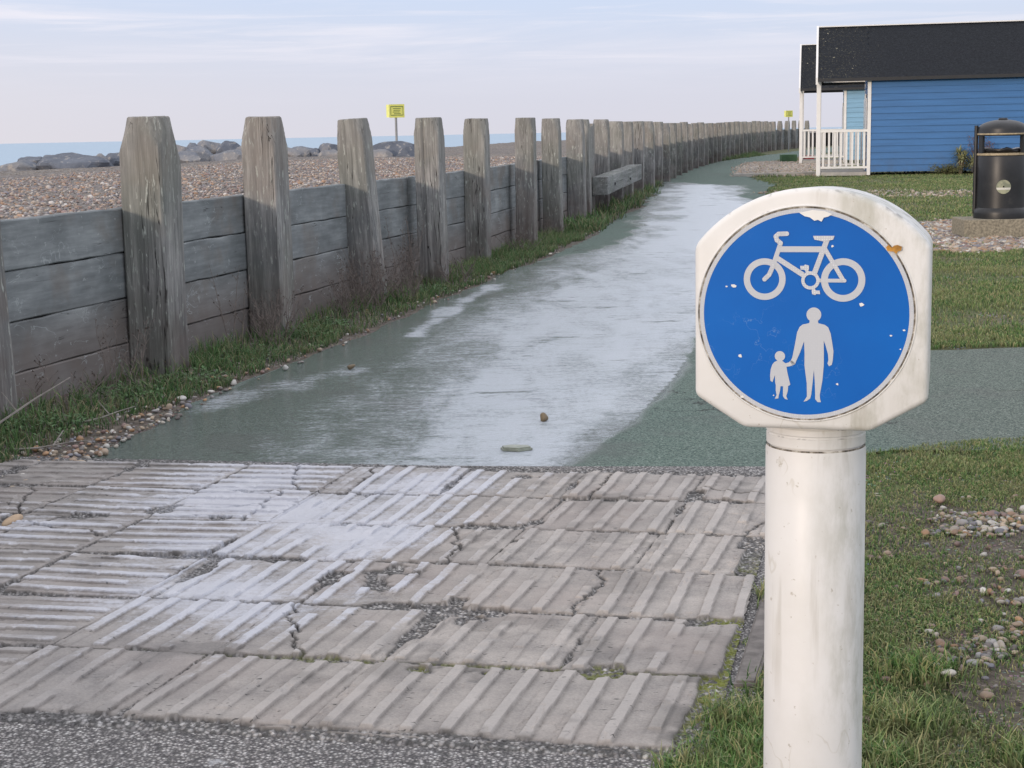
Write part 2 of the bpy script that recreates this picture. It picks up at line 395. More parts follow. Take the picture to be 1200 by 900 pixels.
def mat_path():
    m = NT('green_asphalt'); tc = m.coord(); fr = m.attr('frost'); wt = m.attr('wet')
    sp = m.vor(tc, 190, 'Color'); s1 = m.n('ShaderNodeSeparateColor', {'Color': sp}).outputs[0]
    n1 = m.noise(tc, 1.3, 5, .6); n2 = m.noise(tc, 130, 4, .75)
    c = m.ramp(m.math('ADD', m.math('MULTIPLY', s1, .5), m.math('MULTIPLY', n2, .5)), [(.2, (.04,.06,.052)), (.42, (.10,.155,.135)), (.62, (.18,.25,.215)), (.85, (.36,.42,.38))])
    c = m.mix(m.step(n1, .50, .68, 0, .55), c, (.14, .155, .15))
    xx = m.n('ShaderNodeSeparateXYZ', {'Vector': tc}).outputs['X']
    gy = m.math('MULTIPLY', m.step(m.math('ADD', xx, m.math('MULTIPLY', n1, 1.2)), 1.7, 2.4, 0, .45), m.step(m.n('ShaderNodeSeparateXYZ', {'Vector': tc}).outputs['Y'], 9.5, 8.5))
    c = m.mix(gy, c, m.ramp(s1, [(0, (.06,.07,.06)), (.6, (.15,.165,.145)), (1, (.33,.34,.30))]))
    # cracks
    ck = m.vor(m.n('ShaderNodeVectorMath', {0: tc, 1: m.noise(tc, 3, 4, out='Color')}, operation='ADD').outputs[0], .55, 'Distance', 'DISTANCE_TO_EDGE')
    crk = m.math('MULTIPLY', m.step(ck, .002, .007, 1, 0), m.step(m.noise(tc, .8, 3), .5, .58))
    c = m.mix(m.math('MULTIPLY', crk, .8), c, (.03, .03, .03))
    # wet film darkens
    c = m.mix(m.math('MULTIPLY', wt, .75), c, m.mix(1.0, c, (.42, .47, .45), 'MULTIPLY'))
    # thin ice and frost: streaks that follow the path's fall
    sv = m.mapping(tc, (1.0, .32, 1), rot=(0, 0, R(-14)))
    f1 = m.noise(sv, 3.2, 7, .66, dist=.6); f2 = m.noise(m.mapping(tc, (1, 2.4, 1), rot=(0, 0, R(10))), 6, 6, .7)
    f3 = m.noise(tc, 38, 4, .7)
    fsum = m.math('ADD', m.math('ADD', m.math('MULTIPLY', f1, .38), m.math('MULTIPLY', f2, .30)), m.math('MULTIPLY', f3, .32))
    fsum = m.math('ADD', m.math('MULTIPLY', m.math('SUBTRACT', fsum, .5), 1.9), .5)
    fm = m.step(m.math('SUBTRACT', fr, fsum), -.26, .30)
    gap = m.math('MULTIPLY', m.step(m.noise(m.mapping(tc, (.6, 1.5, 1), rot=(0, 0, R(9))), 2.6, 9, .72), .58, .64), .75)
    fm = m.math('MULTIPLY', fm, m.math('SUBTRACT', 1.0, gap))
    c = m.mix(m.math('MULTIPLY', fm, .84), c, (.66, .72, .80))
    film = m.math('ADD', wt, fm, True)
    ro = m.math('ADD', m.math('MULTIPLY', film, -.72), .86)
    ro = m.math('ADD', ro, m.math('MULTIPLY', fm, .10))
    h = m.math('MULTIPLY', m.math('ADD', n2, s1), m.math('SUBTRACT', 1.0, m.math('MULTIPLY', film, .45)))
    rip = m.math('ADD', m.math('MULTIPLY', m.noise(m.mapping(tc, (1, 2.2, 1)), 16, 5, .65), .9), m.math('MULTIPLY', m.noise(m.mapping(tc, (1, 1.6, 1)), 55, 3, .6), .35))
    h = m.math('ADD', m.math('MULTIPLY', h, .6), m.math('MULTIPLY', m.math('MULTIPLY', rip, film), 1.1))
    return m.out(c, ro, m.bump(h, .9, .012), **{'Specular IOR Level': m.step(film, 0, 1, .4, .85)})
M_path = mat_path()

def mat_grass(name, a, b, dry, drya=.38):
    m = NT(name); r = m.attr('rnd'); hgt = m.attr('tip')
    c = m.ramp(r, [(0, a), (.62, b), (.84, dry), (1, tuple(x*1.25 for x in dry))])
    tc = m.coord(); pt = m.noise(tc, 1.4, 3)
    c = m.mix(m.step(pt, .45, .65, 0, drya), c, dry); c = m.mix(m.step(m.noise(tc, 11, 4, .65), .50, .62, 0, drya*1.4), c, tuple(x*.7 for x in dry))
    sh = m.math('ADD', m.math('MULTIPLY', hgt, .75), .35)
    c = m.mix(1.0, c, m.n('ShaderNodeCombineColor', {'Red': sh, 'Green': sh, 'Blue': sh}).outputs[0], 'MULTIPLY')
    bs = m.n('ShaderNodeBsdfPrincipled', {'Base Color': c, 'Roughness': .6})
    tr = m.n('ShaderNodeBsdfTranslucent', {'Color': c})
    mx = m.n('ShaderNodeMixShader', {0: .25, 1: bs.outputs[0], 2: tr.outputs[0]})
    m.n('ShaderNodeOutputMaterial', {'Surface': mx.outputs[0]})
    return m.m
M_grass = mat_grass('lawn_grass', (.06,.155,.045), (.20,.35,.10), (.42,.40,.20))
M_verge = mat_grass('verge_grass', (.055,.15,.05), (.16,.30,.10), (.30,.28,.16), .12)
M_stalk = plain('dead_stalk', (.19,.16,.145), .9, .4, 20)
M_leaf = plain('weed_leaf', (.065,.13,.045), .6, .5, 9)
M_palestalk = plain('bleached_stalk', (.25,.23,.21), .9, .3, 20)

def mat_white_plastic():
    m = NT('white_plastic'); tc = m.coord(); sx = m.n('ShaderNodeSeparateXYZ', {'Vector': tc}).outputs
    c = m.ramp(m.noise(tc, 5, 5, .6), [(.3, (.68,.675,.65)), (.6, (.76,.76,.755))])
    gr = m.math('MULTIPLY', m.step(sx['X'], -.03, .07), m.step(m.noise(m.mapping(tc, (1, 1, .35)), 14, 6, .7), .44, .68, 0, .65))
    c = m.mix(gr, c, (.36, .36, .29))
    sp = m.step(m.noise(tc, 90, 3, .6), .68, .73, 0, .5)
    c = m.mix(sp, c, (.30, .25, .18))
    streak = m.math('MULTIPLY', m.step(m.noise(m.mapping(tc, (1, 1, .08)), 34, 4), .56, .66, 0, .32), m.step(m.noise(tc, 4, 2), .5, .6))
    c = m.mix(streak, c, (.36, .33, .27))
    scr = m.math('MULTIPLY', m.step(m.math('ABSOLUTE', m.math('SUBTRACT', m.noise(m.mapping(tc, (1, 1, .5), rot=(0, R(40), 0)), 7, 4), .5)), 0, .006, 1, 0), m.step(m.noise(tc, 6, 2), .54, .6, 0, .4))
    c = m.mix(scr, c, (.5, .47, .40))
    nz = m.n('ShaderNodeSeparateXYZ', {'Vector': m.n('ShaderNodeNewGeometry').outputs['Normal']}).outputs['Z']
    dt = m.math('MULTIPLY', m.step(nz, .35, .8), m.step(m.noise(tc, 34, 4, .65), .55, .66, 0, .7))
    c = m.mix(dt, c, (.22, .22, .22))
    ro = m.step(m.noise(tc, 12, 3), .3, .7, .42, .6)
    return m.out(c, ro, m.bump(m.noise(tc, 25, 4), .12, .002))
M_wp = mat_white_plastic()
def mat_blue_sign():
    m = NT('blue_reflective_film'); tc = m.coord()
    c = m.ramp(m.noise(tc, 6, 4), [(.3, (.0, .10, .43)), (.7, (.0, .128, .51))])
    sc = m.math('MULTIPLY', m.step(m.math('ABSOLUTE', m.math('SUBTRACT', m.noise(tc, 11, 5, .6), .5)), 0, .0035, 1, 0), m.step(m.noise(tc, 7, 2), .52, .62, 0, .30))
    c = m.mix(sc, c, (.25, .40, .62))
    return m.out(c, .5, m.bump(m.noise(tc, 30, 3), .05, .001), **{'Specular IOR Level': .2})
M_blue = mat_blue_sign()
def mat_reflect():
    m = NT('grey_white_reflective_film'); tc = m.coord()
    d = m.vor(tc, 340, 'Distance', 'F1', .15)
    c = m.ramp(d, [(.25, (.68, .70, .74)), (.5, (.50, .53, .58))])
    c = m.mix(m.step(m.noise(tc, 25, 4), .55, .7, 0, .3), c, (.62, .63, .64))
    return m.out(c, .5)
M_refl = mat_reflect()
def mat_grime():
    m = NT('grime_ring'); tc = m.coord()
    c = m.ramp(m.noise(tc, 60, 4, .7), [(.38, (.05,.045,.04)), (.52, (.25,.22,.18)), (.64, (.62,.60,.55))])
    return m.out(c, .9)
M_grime = mat_grime()
M_rust = plain('rust_orange', (.55,.27,.05), .8, .5, 60)
M_flake = plain('peeled_white', (.78,.78,.76), .6, .05, 30)

M_white = plain('white_painted_wood', (.78,.78,.77), .5, .05, 4, .002)
def mat_clad(name, c):
    m = NT(name); tc = m.coord(); sz = m.n('ShaderNodeSeparateXYZ', {'Vector': tc}).outputs
    n1 = m.noise(m.mapping(tc, (.25, 1, 3)), 4, 5, .6)
    colr = m.ramp(n1, [(.3, tuple(x*.86 for x in c)), (.7, tuple(min(1, x*1.1) for x in c))])
    low = m.math('MULTIPLY', m.step(sz['Z'], .1, .8, 1, 0), m.step(m.noise(tc, 5, 4), .4, .7, .1, .45))
    colr = m.mix(low, colr, tuple(x*.5+.03 for x in c))
    return m.out(colr, .5, m.bump(m.noise(m.mapping(tc, (.2, 1, 4)), 30, 4), .15, .004))
M_cblue = mat_clad('blue_cladding', (.038, .15, .37))
M_clight = mat_clad('pale_blue_cladding', (.22, .42, .60))
def mat_roof():
    m = NT('felt_roof'); tc = m.coord()
    c = m.ramp(m.noise(tc, 18, 5, .7), [(.3, (.012,.014,.018)), (.6, (.022,.026,.033)), (.8, (.042,.048,.054))])
    x = m.n('ShaderNodeSeparateXYZ', {'Vector': tc}).outputs['X']
    msk = m.math('ADD', m.step(x, .3, 1.7, 1, 0), m.step(m.noise(tc, .7, 2), .60, .72, 0, .3), True)
    sp = m.math('MULTIPLY', m.math('MULTIPLY', m.step(m.noise(tc, 13, 3, .65), .64, .69), msk), m.step(m.noise(tc, 1.6, 3), .40, .55))
    c = m.mix(sp, c, m.mix(m.noise(tc, 3), (.34, .31, .17), (.32, .32, .28)))
    sp2 = m.math('MULTIPLY', m.math('MULTIPLY', m.step(m.noise(tc, 30, 3), .60, .68), m.step(x, .3, 1.8, 1, 0)), .4)
    c = m.mix(sp2, c, (.20, .19, .12))
    return m.out(c, .9, m.bump(m.noise(tc, 40, 4), .5, .01), **{'Specular IOR Level': .2})
M_roof = mat_roof()
M_dark = plain('dark_trim', (.02,.022,.026), .6)
M_glass = plain('dark_glass', (.04,.05,.06), .08)
M_concrete = plain('concrete', (.34,.32,.28), .9, .3, 14, .004)
M_deck = plain('deck_timber', (.42,.40,.37), .8, .2, 6, .004)
def mat_bin():
    m = NT('black_bin_plastic'); tc = m.coord()
    c = m.ramp(m.noise(tc, 5, 5, .65), [(.3, (.010,.011,.013)), (.6, (.020,.021,.024)), (.8, (.05,.05,.048))])
    return m.out(c, .42, m.bump(m.noise(tc, 50, 3), .1, .002))
M_bin = mat_bin()
M_gold = plain('faded_gold_band', (.38,.31,.20), .5, .3, 30)
M_yel = plain('yellow_sign_paint', (.56,.58,.14), .5, .08, 8)
M_dgreen = plain('dark_green_ink', (.10,.16,.05), .6)
M_pole = plain('galvanised_pole', (.25,.26,.27), .5)
M_bag = plain('bin_bag', (.012,.012,.014), .3, .3, 20)

def mat_sea():
    m = NT('sea_water'); tc = m.coord()
    v = m.mapping(tc, (.05, .22, 1)); n1 = m.noise(v, 2, 5, .6)
    c = m.ramp(n1, [(.3, (.30,.42,.54)), (.7, (.40,.51,.62))])
    cam = m.n('ShaderNodeCameraData').outputs['View Distance']
    return m.out(c, .55, m.bump(m.noise(m.mapping(tc, (.4, 1.2, 1)), 1.0, 4), .3, .4), **{'Specular IOR Level': .3})
M_sea = mat_sea()

# ------------------------------------------------------------------ wall line
WP = [(-4.9,-6.0),(-4.25,-2.5),(-3.55,1.2),(-2.72,4.95),(-2.278,6.885),(-1.897,8.417),(-1.497,9.936),(-1.08,11.72),(-0.70,13.343),(-0.234,15.196),(0.158,17.384),(0.52,19.548),(1.003,21.702),(1.38,24.3),(1.88,27.1),(2.37,29.9),(2.93,33.2),(3.5,36.6),(4.12,40.4),(4.85,44.6),(5.7,49.4),(6.9,55.4),(8.9,65.0),(11.3,75.0),(14.686,88.138),(18.2,97.5),(22.5,107),(30,122),(45,150)]
WX = np.array([p[0] for p in WP]); WY = np.array([p[1] for p in WP])
# gentle smoothing for the far half
def wallx(y):
    return (np.interp(y-1, WY, WX) + 2*np.interp(y, WY, WX) + np.interp(y+1, WY, WX))/4
def walldir(y):
    dx = wallx(y+1.2) - wallx(y-1.2); v = Vector((float(dx), 2.4, 0)); return v.normalized()
HP = ([-6, 6.885, 8.417, 9.936, 11.824, 13.243, 15.096, 17.284, 19.748, 21.7, 29.17, 51.85, 68.3, 88.1, 97, 160], [1.33, 1.332, 1.342, 1.35, 1.349, 1.359, 1.361, 1.38, 1.385, 1.384, 1.393, 1.426, 1.515, 1.588, 1.64, 1.7])

post_y = [-5.6, -3.7, -1.9, 0.0, 1.75, 3.5, 5.2, 6.885, 8.417, 9.936, 11.824, 13.243, 15.096, 17.284, 19.3, 21.45, 22.0]
y = 24.6
far = []
while y < 99:
    far.append(y); y += 2.05 + (0.5 if 30 < y < 52 else 0) + random.uniform(-.12, .12)
def post_mesh(seed, h, a=.112, tr=.109):
    random.seed(seed); bm = bmesh.new(); n = 64; rings = []
    zs = [-.15, 0, .1] + [.1 + (h-.45)*k/12 for k in range(1, 13)] + [h-.35+.33*k/12 for k in range(1, 12)] + [h-.006, h]
    sx = random.uniform(-.02, .02); ph = [random.uniform(0, 6) for _ in range(4)]
    skew = random.uniform(.30, .38)
    for z in zs:
        ring = []
        for i in range(n):
            t = 2*math.pi*(i+.5)/n
            sq = min(a/max(abs(math.cos(t)), 1e-6), a/max(abs(math.sin(t)), 1e-6), a*1.385)
            cone = tr + ((h-z)*.60+(h-z)**2*1.3)*skew*(.85+.5*mnoise.noise(Vector((math.cos(t)*.8, math.sin(t)*.8, seed))))
            if z > h-.005: cone -= .005
            r = min(sq, cone)
            r += .0032*mnoise.noise(Vector((math.cos(t)*9, math.sin(t)*9, z*.7+seed))) + .003*mnoise.noise(Vector((math.cos(t)*2, math.sin(t)*2, z*2+seed*3)))
            # a drying crack
            d = abs(((t-ph[0]+math.pi) % (2*math.pi)) - math.pi)
            if d < .1: r -= .012*(1-d/.1)
            ring.append(bm.verts.new((r*math.cos(t) + sx*z*.5, r*math.sin(t), z + (.006*mnoise.noise(Vector((math.cos(t)*3, math.sin(t)*3, seed+5))) if z > h-.01 else 0))))
        rings.append(ring)
    for A, B in zip(rings, rings[1:]):
        for i in range(n): bm.faces.new((A[i], A[(i+1)%n], B[(i+1)%n], B[i]))
    c = bm.verts.new((sx*h*.5, 0, h+.002))
    for i in range(n): bm.faces.new((rings[-1][i], rings[-1][(i+1)%n], c))
    return bm
ORD = ['first','second','third','fourth','fifth','sixth','seventh','eighth','ninth','tenth','eleventh','twelfth','thirteenth','fourteenth','fifteenth','sixteenth','seventeenth','eighteenth','nineteenth','twentieth','twenty-first','twenty-second','twenty-third','twenty-fourth','twenty-fifth','twenty-sixth','twenty-seventh','twenty-eighth','twenty-ninth','thirtieth','thirty-first','thirty-second','thirty-third','thirty-fourth','thirty-fifth','thirty-sixth','thirty-seventh','thirty-eighth','thirty-ninth','fortieth']
GP = 'weathered timber posts of the sea wall'
all_posts = []
NEARLAB = {6.885: 'weathered timber wall post cut off by the left edge of the photo',
 8.417: 'tall thick weathered timber post, nearest one fully in view at left',
 9.936: 'weathered timber post standing right after the nearest full one, rocks behind both sides',
 11.824: 'third full timber post from the left, dried dark weeds at its foot',
 13.243: 'timber post just right of the yellow sign on the beach',
 15.096: 'narrower timber post, fifth full one from the left, shingle visible both sides',
 17.284: 'timber post standing right of the last open view to the sea',
 19.3: 'timber post between the last sea gap post and the split pair',
 21.45: 'left post of the tight pair before the bench beam',
 22.0: 'right post of the tight pair before the bench beam'}
for i, y in enumerate(post_y):
    h = float(np.interp(y, HP[0], HP[1])); d = walldir(y)
    bm = post_mesh(i*3+2, h, a={8.417: .119, 9.936: .112, 11.824: .109, 13.243: .104, 15.096: .106, 17.284: .102, 19.3: .108}.get(y, .115))
    x = float(wallx(y)) + {6.885: -.07, 13.243: .085, 15.096: -.02, 17.284: .06, 19.3: .055}.get(y, 0)
    lean = {6.885: R(-2.4), 8.417: R(.0), 11.824: R(-3.3), 13.243: R(-.5), 17.284: R(.3)}.get(y, R(random.uniform(-.6, .6)))
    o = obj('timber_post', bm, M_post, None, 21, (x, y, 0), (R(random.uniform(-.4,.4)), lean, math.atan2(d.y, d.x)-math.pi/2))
    lab = NEARLAB.get(y)
    if lab is None: lab = 'weathered timber post of the sea wall beside the camera, out of the picture'
    tag(o, lab, 'post', GP); all_posts.append(o)
protos = [None]*7
nf = len(far)
for k, y in enumerate(far):
    h = float(np.interp(y, HP[0], HP[1])); d = walldir(y); x = float(wallx(y))
    q = (k*3+k//5) % 7
    if protos[q] is None:
        protos[q] = (obj('timber_post', post_mesh(60+q*5, 1.45, a=(.122, .135, .115, .128, .118, .138, .11)[q], tr=(.112, .120, .108, .116, .118, .11, .106)[q]), M_post, None, 35), 1.45); o = protos[q][0]
    else:
        o = protos[q][0].copy(); COL.objects.link(o)
    o.location = (x, y, 0); o.scale = (1, 1, h/1.45*random.uniform(.975, 1.012)); o.rotation_euler = (R(random.uniform(-.5,.5)), R(random.uniform(-1,1)), math.atan2(d.y, d.x)-math.pi/2)
    if k < nf/2: lab = '%s small timber post beyond the tight pair, at and past the bench beam' % ORD[k]
    else: lab = 'small far timber post, %s counting back from the wall end by the porch' % ORD[nf-1-k]
    tag(o, lab, 'post', GP); all_posts.append(o)

# plank panels between the posts, on the sea side
def wall_panel(y0, y1, top0, top1, label, group='plank panels between the sea wall posts', n=4, detail=True):
    d = Vector((float(wallx(y1)-wallx(y0)), y1-y0, 0)); L = d.length; d.normalize(); nrm = Vector((-d.y, d.x, 0))
    base = Vector((float(wallx(y0)), y0, 0)) + nrm*.150
    t = empty('plank_panel', base, math.atan2(d.y, d.x)); tag(t, label, 'fence panel', group)
    tp = (top0+top1)/2; bh = .232; z = tp
    for k in range(n):
        z0 = z - bh - random.uniform(-.006, .006) if k < n-1 else -.12
        bm = bmesh.new(); seg = 10 if detail else 2
        x0, x1 = .004, L-.004; off = random.uniform(-.007, .007); sl = (top1-top0)
        jz = [random.uniform(-.004, .004) for _ in range(seg+1)]; jb = [random.uniform(-.003, .003) for _ in range(seg+1)]
        prof = []
        for s in range(seg+1):
            x = x0 + (x1-x0)*s/seg; sz = sl*(s/seg-.5)
            a0 = -.03+off; a1 = .03+off
            prof.append([bm.verts.new(c) for c in [(x, a0, z0+sz+jb[s]+.006), (x, a0, z+sz+jz[s]-.006), (x, a0+.006, z+sz+jz[s]), (x, a1, z+sz+jz[s]), (x, a1, z0+sz+jb[s]), (x, a0+.006, z0+sz+jb[s])]])
        for A, B in zip(prof, prof[1:]):
            for i in range(6): bm.faces.new((A[i], B[i], B[(i+1)%6], A[(i+1)%6]))
        bm.faces.new(list(reversed(prof[0]))); bm.faces.new(prof[-1])
        obj('board', bm, M_board, t)
        z = z0 - .005
    return t
ally = post_y + far
PL = {6.885: 'bare four-board plank panel at far left, widest one in view', 8.417: 'plank panel between the nearest full post and the next post',
      9.936: 'plank panel between the second and third full posts', 11.824: 'plank panel left of the post by the yellow sign',
      13.243: 'plank panel just right of the post by the yellow sign', 15.096: 'narrow visible plank panel before the last sea gap post',
      17.284: 'sliver of plank panel right of the last sea gap post', 19.3: 'plank panel left of the tight post pair'}
for i in range(len(ally)-1):
    y0, y1 = ally[i], ally[i+1]
    if y1 - y0 < 1: continue
    # the wall top, measured bay by bay
    tt = lambda y: float(np.interp(y, [0, 8, 11, 14, 20, 50, 100], [.87, .87, .872, .875, .89, .95, 1.15]))
    if y0 < 5: lab = 'plank panel of the sea wall beside the camera, out of the picture'
    elif y0 in PL: lab = PL[y0]
    elif y0 < 56: lab = 'board panel behind the %s timber post beyond the tight pair' % ORD[max(0, i-len(post_y))]
    else: lab = 'far board panel, %s counting back from the wall end by the porch' % ORD[len(ally)-2-i]
    wall_panel(y0, y1, tt(y0), tt(y1), lab, detail=y0 < 25)
# upright plank filling behind the bench beam
yb = 23.35; d = walldir(yb)
bm = bmesh.new()
for k, (a, hh) in enumerate([(-.42, 1.27), (-.14, 1.30), (.14, 1.335)]):
    add_box(bm, a-.135, a+.135, -.03, .03, -.1, hh, .006)
fp = obj('upright_plank_infill', bm, M_post, None, False, (float(wallx(yb))-.02, yb, 0), (0, 0, math.atan2(d.y, d.x)))
tag(fp, 'upright plank infill with sloping top behind near end of bench beam', 'planks')
# bench beam
bb = empty('bench_beam', (1.62+.0, 22.5, 0)); tag(bb, 'heavy square timber bench beam bolted along the front of the posts', 'bench')
p0 = Vector((1.30, 22.45)); p1 = Vector((2.22, 27.7)); dd = (p1-p0); L = dd.length
bb.location = (p0.x, p0.y, 0); bb.rotation_euler = (0, 0, math.atan2(dd.y, dd.x))
bm = box(0, L, -.11, .11, .33, .585, .012)
for v in bm.verts: v.co.z += v.co.x/L*.055
obj('beam', bm, M_beam, bb)
for x in (.35, 2.6, 4.9): obj('bearer', box(x-.05, x+.05, .112, .2, .30, .50, .004), M_beam, bb)
for x in (.9, 3.2):
    bm = bmesh.new(); add_lathe(bm, [(.02, 0), (.02, .012), (.012, .018)], 12)
    bo = obj('bolt', bm, M_dark, bb, False, (x, -.111, .46), (R(90), 0, 0))

# ------------------------------------------------------------------ land, beach, sea
land_edge = [(-5.1-.15, -30)] + [(float(wallx(y))-.15, y) for y in list(np.arange(-6, 110, 2.0))] + [(60, 180), (160, 360), (900, 1900), (3000, 6000)]
bm = bmesh.new()
L_ = [bm.verts.new((x, y, -.012)) for x, y in land_edge]; R_ = [bm.verts.new((max(x+40, 6000), y, -.012)) for x, y in land_edge]
for i in range(len(L_)-1): bm.faces.new((L_[i], R_[i], R_[i+1], L_[i+1]))
tag(obj('lawn', bm, M_soil), kind='structure')
bm = bmesh.new()
vs = [bm.verts.new(c) for c in [(-9000, -3000, -3), (9000, -3000, -3), (9000, 15000, -3), (-9000, 15000, -3)]]; bm.faces.new(vs)
tag(obj('sea', bm, M_sea), kind='structure')
# beach
CR = [(-9, 15), (-7.6, 19.5), (-6.6, 22.3), (-5.6, 25.0), (-4.9, 27.5), (-3.9, 31), (-2.9, 38), (-1.6, 48), (-.1, 60), (3.4, 75), (9.5, 95), (28, 130), (60, 190)]
cx = np.array([c[0] for c in CR]); cy = np.array([c[1] for c in CR])
ys = np.concatenate([np.arange(-8, 4, 1.0), np.arange(4, 30, .12), np.arange(30, 70, .5), np.arange(70, 190, 4.0)])
wv = wallx(ys)-.17; cv = np.interp(ys, cy, cx, left=-9)
NX = 150
tt_ = np.linspace(0, 1, NX)
t_beach = tt_
GX = np.zeros((len(ys), NX)); GY = np.repeat(ys[:, None], NX, 1); GZ = np.zeros_like(GX)
for j in range(NX):
    t = tt_[j]
    if t < .75: GX[:, j] = wv + (cv-wv)*(t/.75)
    else: GX[:, j] = cv - (t-.75)/.25*22
tb = np.clip((wv[:, None]-GX), 0, 99)
base = np.interp(ys, [0, 8, 20, 50, 190], [.80, .80, .81, .83, .9])[:, None] + .03*sstep(0, 3, tb)
beyond = np.clip(cv[:, None]-GX, 0, 99)
# seaward of the crest the shingle falls to the water
GZ = base + .05*(fbm(GX*.6, GY*.25, 5)-.5)*sstep(.1, 1, tb) + .035*(fbm(GX*3, GY*1.3, 9)-.5)*sstep(.05, .5, tb) - beyond*.22 - .35*sstep(0, 2, beyond)
GZ += .02*(fbm(GX*22, GY*22, 3, 2)-.5)
V = np.stack([GX, GY, GZ], -1).reshape(-1, 3)
idx = np.arange(len(ys)*NX).reshape(len(ys), NX)
F = np.stack([idx[:-1, :-1], idx[1:, :-1], idx[1:, 1:], idx[:-1, 1:]], -1).reshape(-1, 4)
F = F[:, ::-1]
tag(np_mesh('beach', V, F, M_shingle, smooth=True), kind='structure')
def beach_z(x, y):
    w0 = float(wallx(y))-.17; c0 = float(np.interp(y, cy, cx, left=-9)); b = np.interp(y, [0, 8, 20, 50, 190], [.80, .80, .81, .83, .9]) + .03*sstep(0, 3, w0-x)
    return float(b + .05*(fbm(np.array(x*.6), np.array(y*.25), 5)-.5)*sstep(.1, 1, w0-x) + .035*(fbm(np.array(x*3.), np.array(y*1.3), 9)-.5)*sstep(.05, .5, w0-x))

# ------------------------------------------------------------------ pebbles
def pebbles(name, pts, sizes, mat=M_pebble, pal=PALETTE, flat=(.45, .8), sub=2):
    bm = bmesh.new(); bmesh.ops.create_icosphere(bm, subdivisions=sub, radius=1)
    bv = np.array([v.co[:] for v in bm.verts]); bf = np.array([[v.index for v in f_.verts] for f_ in bm.faces]); bm.free()
    n = len(pts); nv = len(bv)
    ang = rng.uniform(0, 6.28, n); s = np.asarray(sizes)
    sc = np.stack([s*rng.uniform(.8, 1.3, n), s*rng.uniform(.6, 1.0, n), s*rng.uniform(flat[0], flat[1], n)], -1)
    ph = rng.uniform(0, 6.28, (n, 3))
    b = bv[None]*(1 + .16*np.sin(bv[None, :, [1]]*2.7+ph[:, None, 0:1]) + .12*np.sin(bv[None, :, [2]]*3.3+bv[None, :, [0]]*2+ph[:, None, 1:2]))
    v = b*sc[:, None]
    tilt = rng.uniform(-.4, .4, n); ct, st = np.cos(tilt)[:, None], np.sin(tilt)[:, None]
    x = v[..., 0]*ct + v[..., 2]*st; z = -v[..., 0]*st + v[..., 2]*ct
    ca, sa = np.cos(ang)[:, None], np.sin(ang)[:, None]
    X = x*ca - v[..., 1]*sa; Y = x*sa + v[..., 1]*ca
    P_ = np.stack([X, Y, z], -1) + np.asarray(pts)[:, None]
    c = pal[rng.integers(0, len(pal), n)]*rng.uniform(.75, 1.15, (n, 1))
    C = np.repeat(c, nv, 0)
    Fc = (bf[None] + (np.arange(n)*nv)[:, None, None]).reshape(-1, 3)
    return np_mesh(name, P_.reshape(-1, 3), Fc, mat, smooth=True, cols=C)
pts = []; sz = []
while len(pts) < 26000:
    y = 6.5 + 20*random.random()**1.25; x = float(wallx(y)) - .2 - random.random()**1.5*5.5
    pts.append((x, y)); sz.append(random.uniform(.007, .016)*(1.0 if random.random() < .9 else 1.7))
pa = np.array(pts); w0 = wallx(pa[:, 1])-.17
bz = np.interp(pa[:, 1], [0, 8, 20, 50], [.80, .80, .81, .83]) + .03*sstep(0, 3, w0-pa[:, 0]) + .05*(fbm(pa[:, 0]*.6, pa[:, 1]*.25, 5)-.5)*sstep(.1, 1, w0-pa[:, 0]) + .035*(fbm(pa[:, 0]*3, pa[:, 1]*1.3, 9)-.5)*sstep(.05, .5, w0-pa[:, 0])
tag(pebbles('beach_shingle', np.column_stack([pa, bz+.004]), sz, sub=1, pal=PALETTE*.75+np.array([(.07,.06,.065)])), 'loose brown and grey shingle covering the beach behind the wall', 'shingle', kind='stuff')

# rocks along the crest
ROCKS = [(-7.359,24,.821,.52),(-7.272,24.5,.873,.45),(-7.035,24.5,.894,.34),(-6.509,24,.855,.80),(-6.249,24.5,.879,.29),(-6.10,25,.885,.36),(-6.041,29,.927,.47),(-5.788,28.5,.854,.52),(-5.877,30,.973,.32),(-5.625,29,.873,.53),(-5.616,30.5,.978,.56),(-5.235,30,.976,.42),(-4.95,28.5,.837,.58),(-5.014,30,.908,.39),(-4.323,32,.85,.35),(-4.279,33,.888,.54),(-4.033,33,.865,.39),(-3.714,33,.911,.39),(-3.538,32,.8,.45),(-2.273,28.6,.853,.33),(-2.06,29,.905,.74),(-1.80,28.6,.855,.36)]
RLAB = ['low dark rock at the far left end of the rock line','blue grey rock left of the long flat brown rock','small rock touching the long flat brown rock','long flat brown rock nearest the left post','small pale rock between the long flat rock and the post','square blue grey rock just left of the nearest full post',
'grey rock beside the right side of the nearest full post','low blue rock in front of the second gap pile','small brown rock on top of the second gap pile','grey block in the middle of the second gap pile','large grey rock at the back of the second gap pile','flat topped rock at right of the second gap pile','broad blue grey boulder in front before the second post','rock half behind the second full post',
'small pale rock just right of the second full post','long dark grey rock in the third gap','pale rock right of the long dark one in the third gap','tall rock leaning against view of the third post','rock at the foot of the third full post','small rock at left end of the mound under the sign','mound shaped dark rock under the yellow sign','small rock at right end of the mound under the sign']
RD = [Vector((random.gauss(0,1), random.gauss(0,1), random.gauss(0,1))).normalized() for _ in range(600)]
